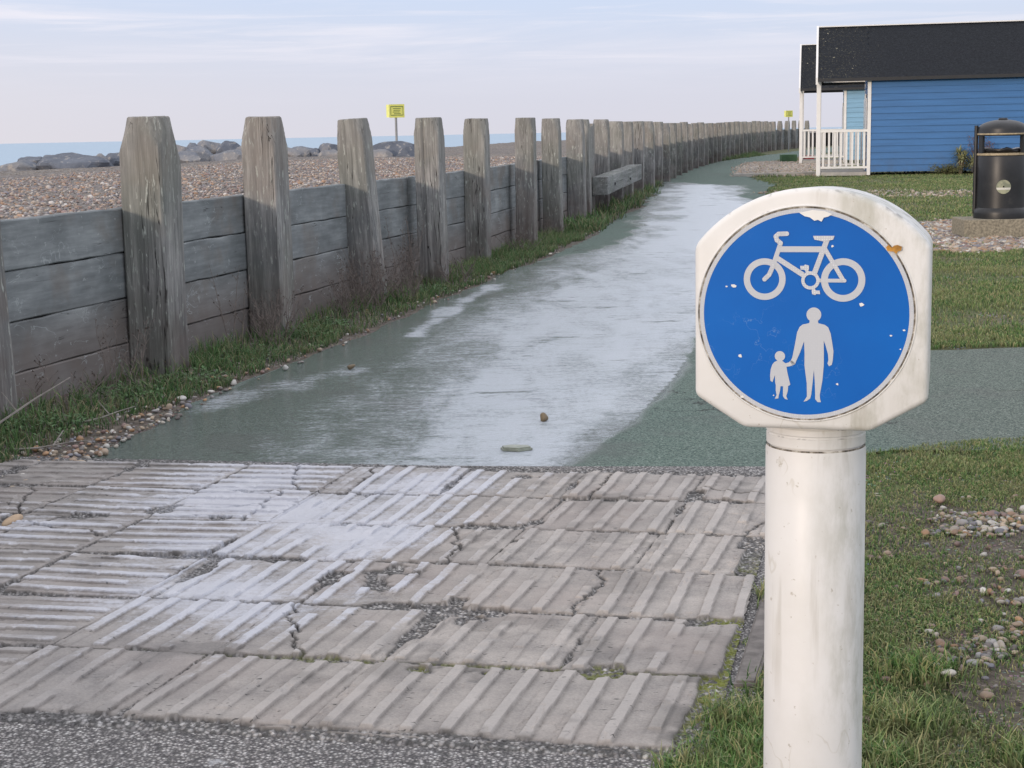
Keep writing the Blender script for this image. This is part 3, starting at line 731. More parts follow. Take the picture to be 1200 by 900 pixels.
for i, ((x, y, z, wd), lab) in enumerate(zip(ROCKS, RLAB)):
    bm = bmesh.new(); bmesh.ops.create_icosphere(bm, subdivisions=4, radius=1)
    z += .02; sx, sy, szz = wd*.76, wd*.66, max(.25, wd*.56)
    if 'long' in lab or 'low' in lab or 'mound' in lab: szz = max(.2, wd*.36)
    for v in bm.verts:
        n_ = v.co.normalized(); q = 1.0
        for k in range(17):
            a = RD[i*17+k]; q = min(q, (.70+.16*((k*7+i*3)%5)/4)/max(n_.dot(a), .01))
        q += .06*mnoise.noise(n_*3+Vector((i, 0, 0)))
        v.co = Vector((n_.x*sx*q, n_.y*sy*q, n_.z*szz*q))
    o = obj('armour_rock', bm, M_rock, None, 18, (x, y, z-szz*.25), (0, 0, i*1.3 if wd < .45 else (i%3-1)*.35)); tag(o, lab, 'rock', 'armour rocks along the beach crest')

# ------------------------------------------------------------------ path sheet (grid with frost and wetness attributes)
EL = [(-1.9,4.6),(-1.744,5.226),(-1.703,5.692),(-1.633,6.157),(-1.50,7.176),(-1.30,8.13),(-1.0,9.368),(-0.76,10.659),(-0.22,13.165),(0.367,15.783),(1.0,18.923),(2.2,26.327),(3.5,36.795),(5.0,47.95),(8.0,60.5),(11.3,71),(16,86),(20,97.5),(28,114)]
ER = [(.80,5.2),(.9,5.45),(1.15,5.75),(1.5,5.92),(2.2,6.08),(2.8,6.03),(3.2,8.45),(2.3,8.50),(1.75,8.66),(1.42,8.9),(1.6,10.6),(2.1,14),(2.8,19),(3.59,28.5),(4.49,30.5),(5.5,33.6),(6.1,42),(8.0,51.5),(10.6,62),(14.5,74),(19.5,88),(24,98),(32,114)]
FROST = [(3.819,37.9),(4.75,34.5),(4.083,28.6),(4.172,25.5),(3.2,19),(2.008,12.673),(1.35,9.918),(1.13,9.314),(.816,7.846),(.53,6.677),(.30,5.964),(.11,5.319),(.0,4.6),(-.5,4.6),(-.5,5.4),(-.42,6.993),(-.198,9.321),(.3,13.042),(1.10,16.992),(1.50,18.497),(1.75,20.186),(2.15,23.411),(2.75,28.951)]
WET = [(3.6,38.5),(5.0,34.5),(4.3,28.6),(4.3,25.5),(3.3,19),(2.05,12.673),(1.36,9.918),(1.14,9.314),(.826,7.846),(.54,6.677),(.31,5.964),(.12,5.319),(.1,4.0),(-3.0,4.0),(-1.75,6.0),(-1.45,7.5),(-1.15,9.2),(-.65,11.8),(-.05,14.4),(.95,16.6),(1.4,18.5),(1.9,23.4),(2.6,29)]
STREAK = [(-.72,9.55),(-.52,9.6),(-.28,11.3),(.02,13.0),(-.12,13.1),(-.45,11.6)]
STREAK2 = [(-1.45,7.0),(-1.0,7.6),(-.75,8.3),(-.9,8.5),(-1.25,7.9)]
BACK = [(6.2,44),(6.6,44),(9,56),(8.4,56)]
ys = [5.12]
while ys[-1] < 112: ys.append(ys[-1] + max(.03, .0045*(ys[-1])*(1 if ys[-1] < 40 else 2.5)))
ys = np.array(ys); NX = 190
def rx(ys):
    out = np.interp(ys, [5.12, 5.45, 5.75, 5.9], [.80, .9, 1.15, 1.4])
    br = (ys > 5.9) & (ys < 8.62)
    out = np.where(ys > 8.62, np.interp(ys, [8.62, 8.9, 10.6, 14, 19, 25.5, 29, 31, 33.6, 42, 51.5, 62, 74, 88, 98, 114], [1.6, 1.48, 1.8, 2.6, 3.5, 4.35, 4.75, 5.05, 5.6, 6.3, 8.0, 10.6, 14.5, 19.5, 24, 32]), out)
    return out, br
xl = np.interp(ys, [e[1] for e in EL], [e[0] for e in EL])
xr, br = rx(ys)
xl = xl + (fbm(ys*1.2, ys*0, 21)-.5)*.16*np.clip(ys/10, .6, 3) + (fbm(ys*6, ys*0, 23)-.5)*.06
xr = xr + (fbm(ys*1.2, ys*0, 31)-.5)*.18*np.clip(ys/10, .6, 3) + (fbm(ys*7, ys*0, 33)-.5)*.06
xmain = xr.copy(); 
tcol = np.concatenate([np.linspace(0, 1, 130), 1 + np.linspace(.0, 1, 61)[1:]])
GX = np.zeros((len(ys), len(tcol)))
for i, yy in enumerate(ys):
    m_ = max(xr[i], xl[i]+.5) if not br[i] else 1.45
    ext = 9.0 if br[i] else m_
    GX[i, :130] = xl[i] + (m_-xl[i])*tcol[:130]
    GX[i, 130:] = m_ + (ext-m_)*(tcol[130:]-1)
GY = np.repeat(ys[:, None], len(tcol), 1)
# the branch edges wander a little
GYj = GY + np.where(GX > 1.45, (fbm(GX*2.2, GX*0+3, 41)-.5)*.16*np.sign(GY-7.2), 0)
GZ = .0 + .008*(fbm(GX*.7, GY*.7, 51)-.5)
GZ = np.where(np.abs(GX) < 50, GZ, 0)
fr = poly_sd(GX, GYj, FROST)
sc_ = np.clip(GY/9, .5, 4)
frost = sstep(-.10, .22, fr/sc_ + (fbm(GX*2.0, GY*.8, 61)-.5)*.45+(fbm(GX*8, GY*4, 62)-.5)*.10)
right = poly_sd(GX, GYj, WET)
# brighter right side / centre, thinner towards the left verge
swb = (fbm(GX*5, GYj*2.2, 91)-.5)
str_ = sstep(-.12, .10, poly_sd(GX, GYj, STREAK)+swb*.3)*.72; str2 = sstep(-.2, .10, poly_sd(GX, GYj, STREAK2)+swb*.4)*.45
back = sstep(-.3, .3, poly_sd(GX, GYj, BACK))*.5
farw = sstep(15.5, 18.5, GY)
frost = np.clip(frost*(.70 + .26*farw + .0) , 0, 1)
leftfade = sstep(-1.15, .25, fr)*.56
mid = np.clip(np.where(right > 0, leftfade, 0), 0, 1)*(.7+.6*fbm(GX*1.1, GY*.9, 71))
frost = np.maximum.reduce([frost, mid, str_, str2, back])
wet = sstep(-.04, .05, right/sc_ + (fbm(GX*2.5, GY*1.5, 81)-.5)*.22)
frost = frost*sstep(-.08, .05, np.maximum(right/sc_ + (fbm(GX*2.5, GY*1.5, 81)-.5)*.22+(fbm(GX*9, GY*5, 83)-.5)*.08, np.where(str_+str2+back > 0, 1, -1)))
V = np.stack([GX, GYj, GZ], -1).reshape(-1, 3)
n2 = len(tcol); idx = np.arange(len(ys)*n2).reshape(len(ys), n2)
Fq = np.stack([idx[:-1, :-1], idx[:-1, 1:], idx[1:, 1:], idx[1:, :-1]], -1)
wid = (GX[:-1, 1:]-GX[:-1, :-1] > 1e-5) | (GX[1:, 1:]-GX[1:, :-1] > 1e-5)
rowok = br[:-1] & br[1:]
keep = wid.copy(); keep[:, 129:] &= rowok[:, None]
tag(np_mesh('path', V, Fq[keep], M_path, attrs={'frost': frost, 'wet': wet}, smooth=True), kind='structure')

# ------------------------------------------------------------------ tactile paving height field
th = R(15.5); ph = R(11.5)
Vd = np.array([math.sin(th), math.cos(th)]); Ud = np.array([math.cos(ph), -math.sin(ph)]); O = np.array([.29, 2.965])
du = .0031; dv = .0029
us = np.arange(-3.3, .10, du); vs_ = np.arange(-.06, 2.60, dv)
U, W = np.meshgrid(us, vs_)
PX = O[0] + U*Ud[0] + W*Vd[0]; PY = O[1] + U*Ud[1] + W*Vd[1]
cell = .42; bu = -1.56
# rows wander gently, as relaid by frost heave
Wj = W + .022*(fbm(U*1.3, W*0, 101)-.5) + .005*(fbm(U*5, W*5, 102)-.5); Uj = U + .030*(fbm(U*.8, W*1.6, 103)-.5) + .005*(fbm(U*5, W*5, 104)-.5)
j = np.floor(Wj/cell); 
shift = np.where(Uj > bu, .07*(hash2(j, j*0, 5)-.5), 0)
i_ = np.floor((Uj-bu+shift)/cell); a = (Uj-bu+shift) - i_*cell; b = Wj - j*cell
h1 = hash2(i_, j, 11); h2 = hash2(i_, j, 12); h3 = hash2(i_, j, 13); h4 = hash2(i_, j, 14); h5 = hash2(i_, j, 15); h6 = hash2(i_, j, 16)
ed = np.minimum(np.minimum(a, cell-a) + np.where(Uj > bu, np.where(h6 > .35, .012, .003), .002), np.minimum(b, cell-b))
nf_ = fbm(U*16, W*16, 111); nc = fbm(U*4.5, W*4.5, 112); nh = fbm(U*55, W*55, 113, 3)
e = ed - .0048 + (nf_-.5)*.015 + (nh-.5)*.008
# big chipped edges
e = e - sstep(.58, .70, nc)*.042*(.3+.7*(h4 > .45))
# cracks through some pavers
def crack(p, x, y, x0, slope, wob, seed, wd):
    c = x - x0 - slope*(y-cell/2) - wob*(fbm(y*14+seed*7.7*p, x*0+i_*3.1+j*1.7, seed)-.5)
    wdt = wd*(.25+1.5*fbm(U*9, W*9, seed+3))
    return np.abs(c)-wdt
ck1 = crack(1, a, b, .08+.26*h1, (h2-.5)*1.1, .09, 121, .0026); e = np.where(h3 > .66, np.minimum(e, ck1), e)
ck2 = crack(1, b, a, .1+.22*h2, (h1-.5)*.6, .08, 131, .0022); e = np.where(h4 > .84, np.minimum(e, ck2), e)
# worn through patches toward the middle left, where the aggregate shows
hole = fbm(U*3.1, W*2.6, 141, 5); zone = sstep(-1.9, -1.2, U)*sstep(-.3, -.8, U)*sstep(.3, .7, W)*sstep(2.2, 1.2, W) + sstep(-1.6, -2.2, U)*.65
e = np.minimum(e, (.82-.055*zone - hole)*.30)
# rows end raggedly at right
re = .00 - U + .10*(hash2(j, j*0, 151)-.25) + .03*(fbm(U*8, W*8, 152)-.5) + np.where((b > .27) & (hash2(j, j*0, 153) > .5), -.03, 0)
re2 = re - np.where(W > .42, .0, .02)
e = np.minimum(e, re2)
e = np.minimum(e, W+.008 + (nf_-.5)*.02)             # bottom edge
e = np.minimum(e, 2.52 - W + .01*(nf_-.5))
# the fifth and sixth rows are broken away by the frosty corner near the middle
br1 = .04*1.0 - np.hypot((U+.92)*1.0, (W-2.43)*1.6); e = np.minimum(e, -br1 + (nf_-.5)*.12)
plate = sstep(0, .0035, e)
edgeh = sstep(0, .013, e)
tilt = (h5-.5)*.010*(a/cell-.5)*2 + (h6-.5)*.010*(b/cell-.5)*2 + (h3-.5)*.006
# ribs
shade = [0*U]
def ribs(p, q, jit, start, end):
    k = np.floor(p/.084); c = p - k*.084 - .042 - jit
    hk = hash2(k+i_*7, j*13+k, 161); hk2 = hash2(k+i_*5, j*11+k, 162)
    half = .0138*(1-.25*(fbm(U*14, W*14, 163)-.5))
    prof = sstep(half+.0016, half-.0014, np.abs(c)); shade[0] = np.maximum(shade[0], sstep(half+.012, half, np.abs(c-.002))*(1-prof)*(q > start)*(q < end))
    s0 = start + .14*(hk > .86)*hk2; s1 = end - .18*(hk2 > .84)*hk
    return prof*sstep(s0-.004, s0+.004, q)*sstep(s1+.004, s1-.004, q)*sstep(-.15, .1, .95-hk)
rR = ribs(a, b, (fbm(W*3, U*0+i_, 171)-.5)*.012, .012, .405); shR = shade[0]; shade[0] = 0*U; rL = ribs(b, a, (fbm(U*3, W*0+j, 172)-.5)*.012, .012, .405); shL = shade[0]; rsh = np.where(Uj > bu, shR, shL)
rk = sstep(.66, .56, fbm(U*3.3, W*3.3, 173)*(.80+.20*zone)); rib = np.where(Uj > bu, rR, rL)*rk
rib = rib*plate
Z = -.006 + .012*sstep(-.055, -.02, W) + plate*(.008 + .003*edgeh + tilt*.7 + .0012*(nh-.5)) + rib*.0070*(.85+.3*nf_)
Z += (1-plate)*(.0045*hash2(np.floor(PX/.0075), np.floor(PY/.0075), 7) + .004*(nf_-.5))
fine = fbm(U*70, W*70, 181, 2)
Z += plate*.0007*(fine-.5) - plate*sstep(.66, .74, fbm(U*30, W*14, 182))*.0025
dirt_shade = np.clip(sstep(.010, .0, e)*.6 + rsh*rk*.38 + sstep(.035, 0, np.abs(re2))*.3*(fbm(U*9, W*9, 191)) + sstep(-.10, .0, U)*.6*sstep(.42, .6, fbm(U*10, W*10, 192))*sstep(.8, .3, W) + sstep(.60, .75, fbm(U*7, W*7, 193))*.4, 0, 1)  # real dirt, plus ambient shade painted in along the rib sides
moss = np.clip(sstep(.10, .02, np.abs(U+.01-.03))*sstep(.9, .3, np.abs(W-.7)) + (W < .47)*(W > .38)*sstep(-1.6, -.6, U)*.7, 0, 1)
# frost over the pavers: brightest along the run-off from the path
FP = [(-.85,6.2),(.14,5.6),(.0,5.25),(-.05,4.95),(-.30,4.55),(-.45,4.2),(-.75,3.95),(-1.0,4.15),(-1.15,4.4),(-1.3,4.9),(-1.1,5.5)]
fpd = poly_sd(PX[::6, ::6], PY[::6, ::6], FP)
fpd = np.repeat(np.repeat(fpd, 6, 0), 6, 1)[:PX.shape[0], :PX.shape[1]]
pf = (.40*sstep(-.9, .5, fpd) + .23*sstep(.3, -.6, PX+.0)*sstep(2.9, 3.6, PY))*(.55+.9*fbm(U*2.6, W*2.6, 195))
pwet = sstep(.1, -.5, PX + .35 - (PY-4)*.3)*.9
pid = hash2(i_, j, 18)
V = np.stack([PX, PY, Z], -1).reshape(-1, 3)
nu = len(us); nv = len(vs_); idx = np.arange(nu*nv, dtype=np.int32).reshape(nv, nu)
F = np.stack([idx[:-1, :-1], idx[:-1, 1:], idx[1:, 1:], idx[1:, :-1]], -1).reshape(-1, 4)
# leave out what lies beyond the verge
cenx = PX[:-1, :-1].ravel(); ceny = PY[:-1, :-1].ravel()
keep = (cenx > -1.95) & ~((cenx > np.interp(ceny, [2.9, 5.5], [.36, .96])))
pv = np_mesh('tactile_paving', V, F[keep], M_pave, attrs={'plate': plate, 'rib': rib, 'frost': pf, 'wet': pwet, 'dirt_shade': dirt_shade, 'moss': moss, 'pid': pid}, smooth=False)
tag(pv, kind='structure')
del V, F, PX, PY, Z

# asphalt apron in the foreground and under the paving
bm = bmesh.new()
ap = [(-6, .5), (2.2, .3), (.9, 1.6), (.45, 2.3), (.33, 2.75), (.30, 2.95), (.52, 3.25), (.64, 3.6), (.74, 4.1), (.86, 4.8), (.92, 5.5), (1.0, 5.62), (0, 5.72), (-1.6, 5.95), (-1.72, 5.4), (-2.1, 4.4), (-2.9, 3.0), (-4.0, 1.2)]
vs = [bm.verts.new((x, y, .003)) for x, y in ap]; bm.faces.new(vs)
tag(obj('asphalt_apron', bm, M_agg), kind='structure')

# bare earth under the wall verge
M_earth = NT('verge_earth'); tc_ = M_earth.coord(); e1 = M_earth.noise(tc_, 22, 6, .7)
ec = M_earth.ramp(e1, [(.3, (.05,.042,.035)), (.5, (.125,.105,.085)), (.7, (.24,.205,.17))]); ev = M_earth.vor(tc_, 60); evc = M_earth.vor(tc_, 60, 'Color')
es = M_earth.math('MULTIPLY', M_earth.step(ev, .3, .42, 1, 0), M_earth.step(M_earth.noise(tc_, 5, 3), .42, .56))
ec = M_earth.mix(M_earth.math('MULTIPLY', es, .8), ec, M_earth.mix(.75, evc, (.34, .29, .24)))
M_earth = M_earth.out(ec, .95, M_earth.bump(M_earth.math('ADD', e1, es), 1, .02))
bm = bmesh.new(); rows = []
for y in np.arange(3.0, 40, .07):
    vx = float(np.interp(y, [e_[1] for e_ in EL], [e_[0] for e_ in EL])); rows.append((bm.verts.new((float(wallx(y))-.12, y, -.006)), bm.verts.new((max(vx, float(wallx(y))+.2)+.12+.05*mnoise.noise(Vector((y*2, 0, 0))), y, -.006))))
for A, Bq in zip(rows, rows[1:]): bm.faces.new((A[0], A[1], Bq[1], Bq[0]))
tag(obj('verge_ground', bm, M_earth), kind='structure')

# worn bare soil in the near turf
bm = bmesh.new(); bc = (1.38, 4.05); ringp = []
for k in range(160):
    t = 2*math.pi*k/160; q = 1+.30*mnoise.noise(Vector((math.cos(t)*2, math.sin(t)*2, 3)))+.22*mnoise.noise(Vector((math.cos(t)*9, math.sin(t)*9, 1)))
    ringp.append(bm.verts.new((bc[0]+.42*q*math.cos(t)+.10*math.sin(t), bc[1]+1.15*q*math.sin(t), -.0085)))
cv_ = bm.verts.new((bc[0], bc[1], -.0085))
for k in range(160): bm.faces.new((ringp[k], ringp[(k+1)%160], cv_))
tag(obj('bare_soil', bm, M_earth), kind='structure')

# kerb edging at right of the paving
def chunk(name, verts2, z0, z1, mat, label, cat, group=None):
    bm = bmesh.new(); lo = [bm.verts.new((x, y, z0)) for x, y in verts2]; hi = [bm.verts.new((x, y, z1)) for x, y in verts2]; n = len(lo)
    bm.faces.new(hi); bm.faces.new(list(reversed(lo)))
    for i in range(n): bm.faces.new((lo[i], lo[(i+1)%n], hi[(i+1)%n], hi[i]))
    bmesh.ops.bevel(bm, geom=[e for e in bm.edges if abs((e.verts[0].co.z+e.verts[1].co.z)/2 - z1) < 1e-4], offset=.006, segments=2, affect='EDGES')
    o = obj(name, bm, mat); tag(o, label, cat, group); return o
M_kerb = plain('kerb_concrete', (.17,.155,.145), .9, .35, 24, .004)
chunk('edging_kerb', [(.475,3.33),(.525,3.325),(.70,3.98),(.645,4.0)], -.05, .018, M_kerb, 'narrow sunken concrete kerb edging beside the tactile paving and bollard', 'kerb')

# ------------------------------------------------------------------ grass
def blades(name, pts, hts, wid, mat, lean=.7, kind='stuff', label=None, seed=0, z=0.0, dryb=0.0):
    pts = np.asarray(pts); n = len(pts); r_ = np.random.default_rng(seed)
    ang = r_.uniform(0, 6.283, n); la = r_.uniform(0, 6.283, n); le = r_.uniform(.15, lean, n)*hts
    w2 = np.asarray(wid)*r_.uniform(.6, 1.2, n)/2
    dx, dy = np.cos(ang)*w2, np.sin(ang)*w2; lx, ly = np.cos(la)*le, np.sin(la)*le
    x, y = pts[:, 0], pts[:, 1]; zz = np.full(n, z) if pts.shape[1] < 3 else pts[:, 2]
    v = np.stack([np.stack([x-dx, y-dy, zz-.004], -1), np.stack([x+dx, y+dy, zz-.004], -1),
                  np.stack([x+lx*.35+dx*.8, y+ly*.35+dy*.8, zz+hts*.6], -1), np.stack([x+lx*.35-dx*.8, y+ly*.35-dy*.8, zz+hts*.6], -1),
                  np.stack([x+lx+dx*.1, y+ly+dy*.1, zz+hts*np.sqrt(np.clip(1-(le/hts)**2*.5, .1, 1))], -1), np.stack([x+lx-dx*.1, y+ly-dy*.1, zz+hts*np.sqrt(np.clip(1-(le/hts)**2*.5, .1, 1))], -1)], 1)
    k = np.arange(n)[:, None]*6
    F1 = np.concatenate([k+np.array([[0, 1, 2, 3]]), k+np.array([[3, 2, 4, 5]])], 0)
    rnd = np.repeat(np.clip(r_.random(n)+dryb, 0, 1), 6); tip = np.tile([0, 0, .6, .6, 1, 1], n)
    o = np_mesh(name, v.reshape(-1, 3), F1, mat, attrs={'rnd': rnd, 'tip': tip}, smooth=False)
    if kind: tag(o, label, 'grass', kind=kind)
    return o
def scatter(n, x0, x1, y0, y1, fn, power=1.0, seed=1):
    r_ = np.random.default_rng(seed); x = r_.uniform(x0, x1, n); y = y0+(y1-y0)*r_.random(n)**power
    p = fn(x, y); k = r_.random(n) < p
    return np.stack([x[k], y[k]], -1)
# near lawn at right of the bollard
BARE = [(1.38,4.95),(1.7,5.0),(1.9,4.2),(1.5,3.3),(1.1,3.05),(1.03,3.6),(1.18,4.3)]
LB = [(2.0,.2),(2.6,.265),(2.9,.29),(3.3,.42),(3.6,.52),(4.0,.645),(4.6,.77),(5.2,.90),(5.5,1.0),(5.85,1.4),(6.1,2.2),(6.12,4)]
def lawn_left(y): return np.interp(y, [2.0, 2.6, 2.85, 3.05, 3.3, 3.6, 4.0, 4.6, 5.2, 5.6], [.16, .22, .27, .36, .47, .56, .665, .79, .92, 1.08])
def f_near(x, y):
    top = np.interp(x, [.9, 1.2, 1.5, 2.2, 4], [5.5, 5.8, 5.95, 6.12, 6.05])
    ins = (x > lawn_left(y) + (fbm(x*9, y*9, 5)-.5)*.10) & (y < top + (fbm(x*5, y*0, 7)-.5)*.12)
    bare = sstep(-.14, .12, poly_sd(x, y, BARE) + (fbm(x*5, y*5, 6)-.5)*.5)
    thin = sstep(.62, .42, fbm(x*3.1, y*2.2, 8))
    return ins*(1-.72*bare)*(.30+.70*thin)
p = scatter(340000, .15, 3.4, 2.3, 6.25, f_near, .9, 2)
hh = .005 + .015*fbm(p[:, 0]*3, p[:, 1]*3, 9)*np.random.default_rng(3).uniform(.5, 1.4, len(p))
lush = sstep(.85, .35, p[:, 0])*sstep(3.35, 2.9, p[:, 1]) + sstep(.35, .1, np.abs(p[:, 1]-5.65))*.5
hh = hh*(1+1.0*lush)
blades('lawn_grass', p, hh, np.full(len(p), .0034), M_grass, 1.7, label='short patchy green turf with bare stony spots right of the bollard', seed=4)
p2 = scatter(90000, .15, 3.4, 2.3, 6.25, f_near, .9, 77)
blades('thatch', p2, np.full(len(p2), .006)*np.random.default_rng(8).uniform(.5, 1.8, len(p2)), np.full(len(p2), .0035), M_grass, 4.5, label='flattened dead brown grass stems lying through the near turf', seed=78, dryb=.62)
# longer tufts by the foot of the bollard
c = [(.36,2.72),(.42,2.8),(.33,2.85),(.5,2.75),(.47,2.95),(.56,3.05),(.62,2.8),(.72,2.9),(.38,2.6),(.44,3.12),(.6,3.3),(.8,3.1),(.9,3.4),(.75,3.6),(1.0,2.9),(.7,4.0)]
p = np.concatenate([np.array(q)+rng.normal(0, .045, (520, 2)) for q in c]); p = p[p[:, 0] > lawn_left(p[:, 1])-.03]
blades('tuft_grass', p, rng.uniform(.018, .058, len(p)), np.full(len(p), .0038), M_grass, 1.0, label='longer lush grass tufts around the foot of the bollard', seed=5)
# upper lawn beyond the branch path
def r_edge(y): return np.interp(y, [8.6, 8.9, 10.6, 14, 19, 25.5, 29, 31, 33.6, 42, 51.5, 62], [1.9, 1.48, 1.8, 2.6, 3.5, 4.35, 4.75, 5.05, 5.6, 6.3, 8.0, 10.6])
PATCH = [(4.1,15.4),(4.6,15.2),(6.5,16.3),(7.6,17.6),(7.2,19.4),(5.9,20.3),(5.0,20.0),(4.5,18)]
GRAV = [(6.0,41),(8.0,40.5),(9.0,46),(11,52),(12,60),(9.0,58.5),(7.3,50)]
STRIP = [(4.8,28.2),(7.5,27.0),(9.5,29.0),(7.0,31.0),(4.9,30.6)]
def f_up(x, y):
    ins = x > r_edge(y) + (fbm(x*4, y*4, 15)-.5)*.15*np.clip(y/10, 1, 3)
    bare = np.maximum(sstep(-.25, .25, poly_sd(x, y, PATCH)+(fbm(x*2, y*2, 16)-.5)*1.2), np.maximum(sstep(-.5, .5, poly_sd(x, y, GRAV)), .45*sstep(-.4, .4, poly_sd(x, y, STRIP)+(fbm(x, y, 17)-.5)*2)))
    thin = sstep(.66, .42, fbm(x*1.1, y*.8, 18))
    return ins*(1-.95*bare)*(.3+.7*thin)*(x < .36*y+1.0)
p = scatter(190000, 1.3, 7.5, 8.55, 17, lambda x, y: f_up(x, y)*(y > 8.62+(fbm(x*3, y*0, 19)-.5)*.15), 1.2, 21)
blades('lawn_grass', p, .014+.026*fbm(p[:, 0]*2, p[:, 1]*2, 20)*np.random.default_rng(6).uniform(.5, 1.5, len(p)), np.full(len(p), .0065), M_grass, 1.1, label='short turf of the middle lawn beside the litter bin', seed=22)
p = scatter(150000, 2.5, 17, 17, 39.4, f_up, 1.1, 23)
blades('lawn_grass', p, .02+.035*fbm(p[:, 0]*1.5, p[:, 1]*1.5, 24)*np.random.default_rng(7).uniform(.5, 1.5, len(p)), np.full(len(p), .014), M_grass, 1.1, label='short turf of the upper lawn in front of the blue hut', seed=25)
p = scatter(22000, 6, 20, 39.4, 62, f_up, 1.0, 26)
blades('lawn_grass', p, rng.uniform(.03, .07, len(p)), np.full(len(p), .03), M_grass, 1.0, label='far turf between the two beach huts', seed=27)
# verge along the wall
def vedge(y): return np.interp(y, [e[1] for e in EL], [e[0] for e in EL])
def f_v(x, y, mn=0):
    l = wallx(y)-.05; r = vedge(y) - np.interp(y, [5, 6.3, 7.5, 12], [.38, .24, .06, .0])
    return ((x > l) & (x < r + (fbm(x*4, y*3, 29)-.5)*.22))*(.25+.75*sstep(.35, .55, fbm(x*2, y*1.6, 28)))
p = scatter(260000, -2.9, 1.4, 4.8, 20, f_v, .9, 30)
dens = np.clip(1-(p[:, 0]-wallx(p[:, 1]))/.75, .15, 1)
blades('verge_grass', p, (.03+.10*dens*rng.random(len(p))), np.full(len(p), .0055), M_verge, 1.1, label='rank green grass along the foot of the near sea wall', seed=31)
p = scatter(140000, -.2, 12, 19.5, 78, lambda x, y: ((x > wallx(y)-.1) & (x < vedge(y)+.05+(fbm(x*2, y*1.2, 33)-.5)*.6))*(.4+.6*sstep(.35, .55, fbm(x, y*.8, 34))), 1.35, 35)
blades('verge_grass', p, rng.uniform(.05, .20, len(p))*np.clip(1.2-(p[:, 0]-wallx(p[:, 1]))/1.2, .3, 1), np.full(len(p), .016), M_verge, .9, label='rank green grass along the curving far part of the wall', seed=36)

# leafy weeds and dead stems in the verge
def leafy(name, x, y, r, n, label, mat=M_leaf, group='leafy weeds in the wall verge', hmax=.12):
    bm = bmesh.new()
    for k in range(n):
        a = random.uniform(0, 6.28); q = r*math.sqrt(random.random()); px, py = q*math.cos(a), q*math.sin(a); h = hmax*(1-q/r*.6)*random.uniform(.3, 1)
        L = random.uniform(.012, .030); wd = L*.30; da = random.uniform(0, 6.28); el = random.uniform(-.2, .8)
        d = Vector((math.cos(da)*math.cos(el), math.sin(da)*math.cos(el), math.sin(el))); s = d.cross(Vector((0, 0, 1))).normalized()*wd; c = Vector((px, py, h))
        v = [bm.verts.new(c), bm.verts.new(c+d*L*.45+s), bm.verts.new(c+d*L+Vector((0, 0, -.004))), bm.verts.new(c+d*L*.45-s)]
        bm.faces.new(v); q0 = bm.verts.new((px*.15, py*.15, .0)) if k == 0 else q0
        bm.faces.new((q0, bm.verts.new(c+s*.12), v[0]))
    o = obj(name, bm, mat, None, False, (x, y, 0)); tag(o, label, 'plant', group); return o
WEEDS = [(-2.0,6.65,.22,'low broad leafy weed by the foot of the leftmost post'),(-1.86,7.45,.20,'leafy weed in front of the widest plank panel'),(-1.62,7.9,.2,'leafy weed left of the nearest full post foot'),(-1.45,8.75,.22,'leafy weed just right of the nearest full post foot'),(-1.25,9.6,.2,'leafy weed before the second full post foot'),(-1.18,10.1,.18,'leafy weed right of the second full post foot'),(-.62,12.2,.2,'leafy weed right of the third full post foot'),(-.1,14.6,.2,'leafy weed before the fifth full post')]
for x, y, r, lab in WEEDS: leafy('leafy_weed', x, y, r, 330, lab, hmax=.09)
def dead_weed(x, y, h, n, label, mat=M_stalk, spread=.25, rad=.0028, twigs=11):
    bm = bmesh.new()
    for k in range(n):
        a = random.uniform(0, 6.28); hh = h*random.uniform(.5, 1.05); b0 = Vector((random.gauss(0, .05), random.gauss(0, .05), -.02)); tip = b0+Vector((math.cos(a)*spread*random.random(), math.sin(a)*spread*random.random(), hh))
        pts = [b0.lerp(tip, t)+Vector((random.gauss(0, .009), random.gauss(0, .009), 0))*(t > 0) for t in (0, .25, .5, .75, 1)]
        add_tube(bm, pts, [rad, rad*.9, rad*.75, rad*.55, rad*.3], 4)
        for q in range(twigs):
            t = random.uniform(.3, .98); p = b0.lerp(tip, t); L = random.uniform(.03, .14)*(1.2-t); a2 = random.uniform(0, 6.28)
            e_ = p+Vector((math.cos(a2)*L*.7, math.sin(a2)*L*.7, L*.7)); add_tube(bm, [p, p.lerp(e_, .5)+Vector((0, 0, .004)), e_], [rad*.5, rad*.4, rad*.3], 3)
            if random.random() < .7:
                s = random.uniform(.003, .007)
                v = [bm.verts.new(e_+Vector(o)*s) for o in [(1,0,0),(0,1,0),(-1,0,0),(0,0,1.4)]]; bm.faces.new(v[:3]); bm.faces.new((v[0], v[1], v[3])); bm.faces.new((v[1], v[2], v[3]))
    o = obj('dead_weed', bm, mat, None, False, (x, y, 0)); tag(o, label, 'dead plant', 'dried weed stems along the wall'); return o
DW = [(-2.06,7.2,.30,5,'low sparse dried stems before the leftmost panel'),(-1.92,7.75,.36,8,'twiggy dead weed clump left of the nearest full post'),(-1.60,9.0,.55,3,'tall thin single dead stem right of the nearest full post'),(-1.42,9.35,.34,24,'low tangled dead stems before the second plank panel'),
 (-1.12,10.7,.40,26,'dense dark dead weeds left of the third full post'),(-.98,11.25,.46,36,'thick dark dead weed clump at the third full post foot'),(-.78,11.7,.38,26,'brown dead weeds between third and fourth full posts'),(-.75,12.35,.60,16,'upright dead stems right of the third full post'),
 (-.40,12.9,.3,12,'short dead weeds at the foot of the post by the sign'),(.12,16.2,.26,16,'dark dead weed left of the last sea gap post'),(.45,18.6,.25,12,'small dead weed between last sea gap post and its neighbour')]
for x, y, h, n, lab in DW: dead_weed(x, y, h, n, lab)
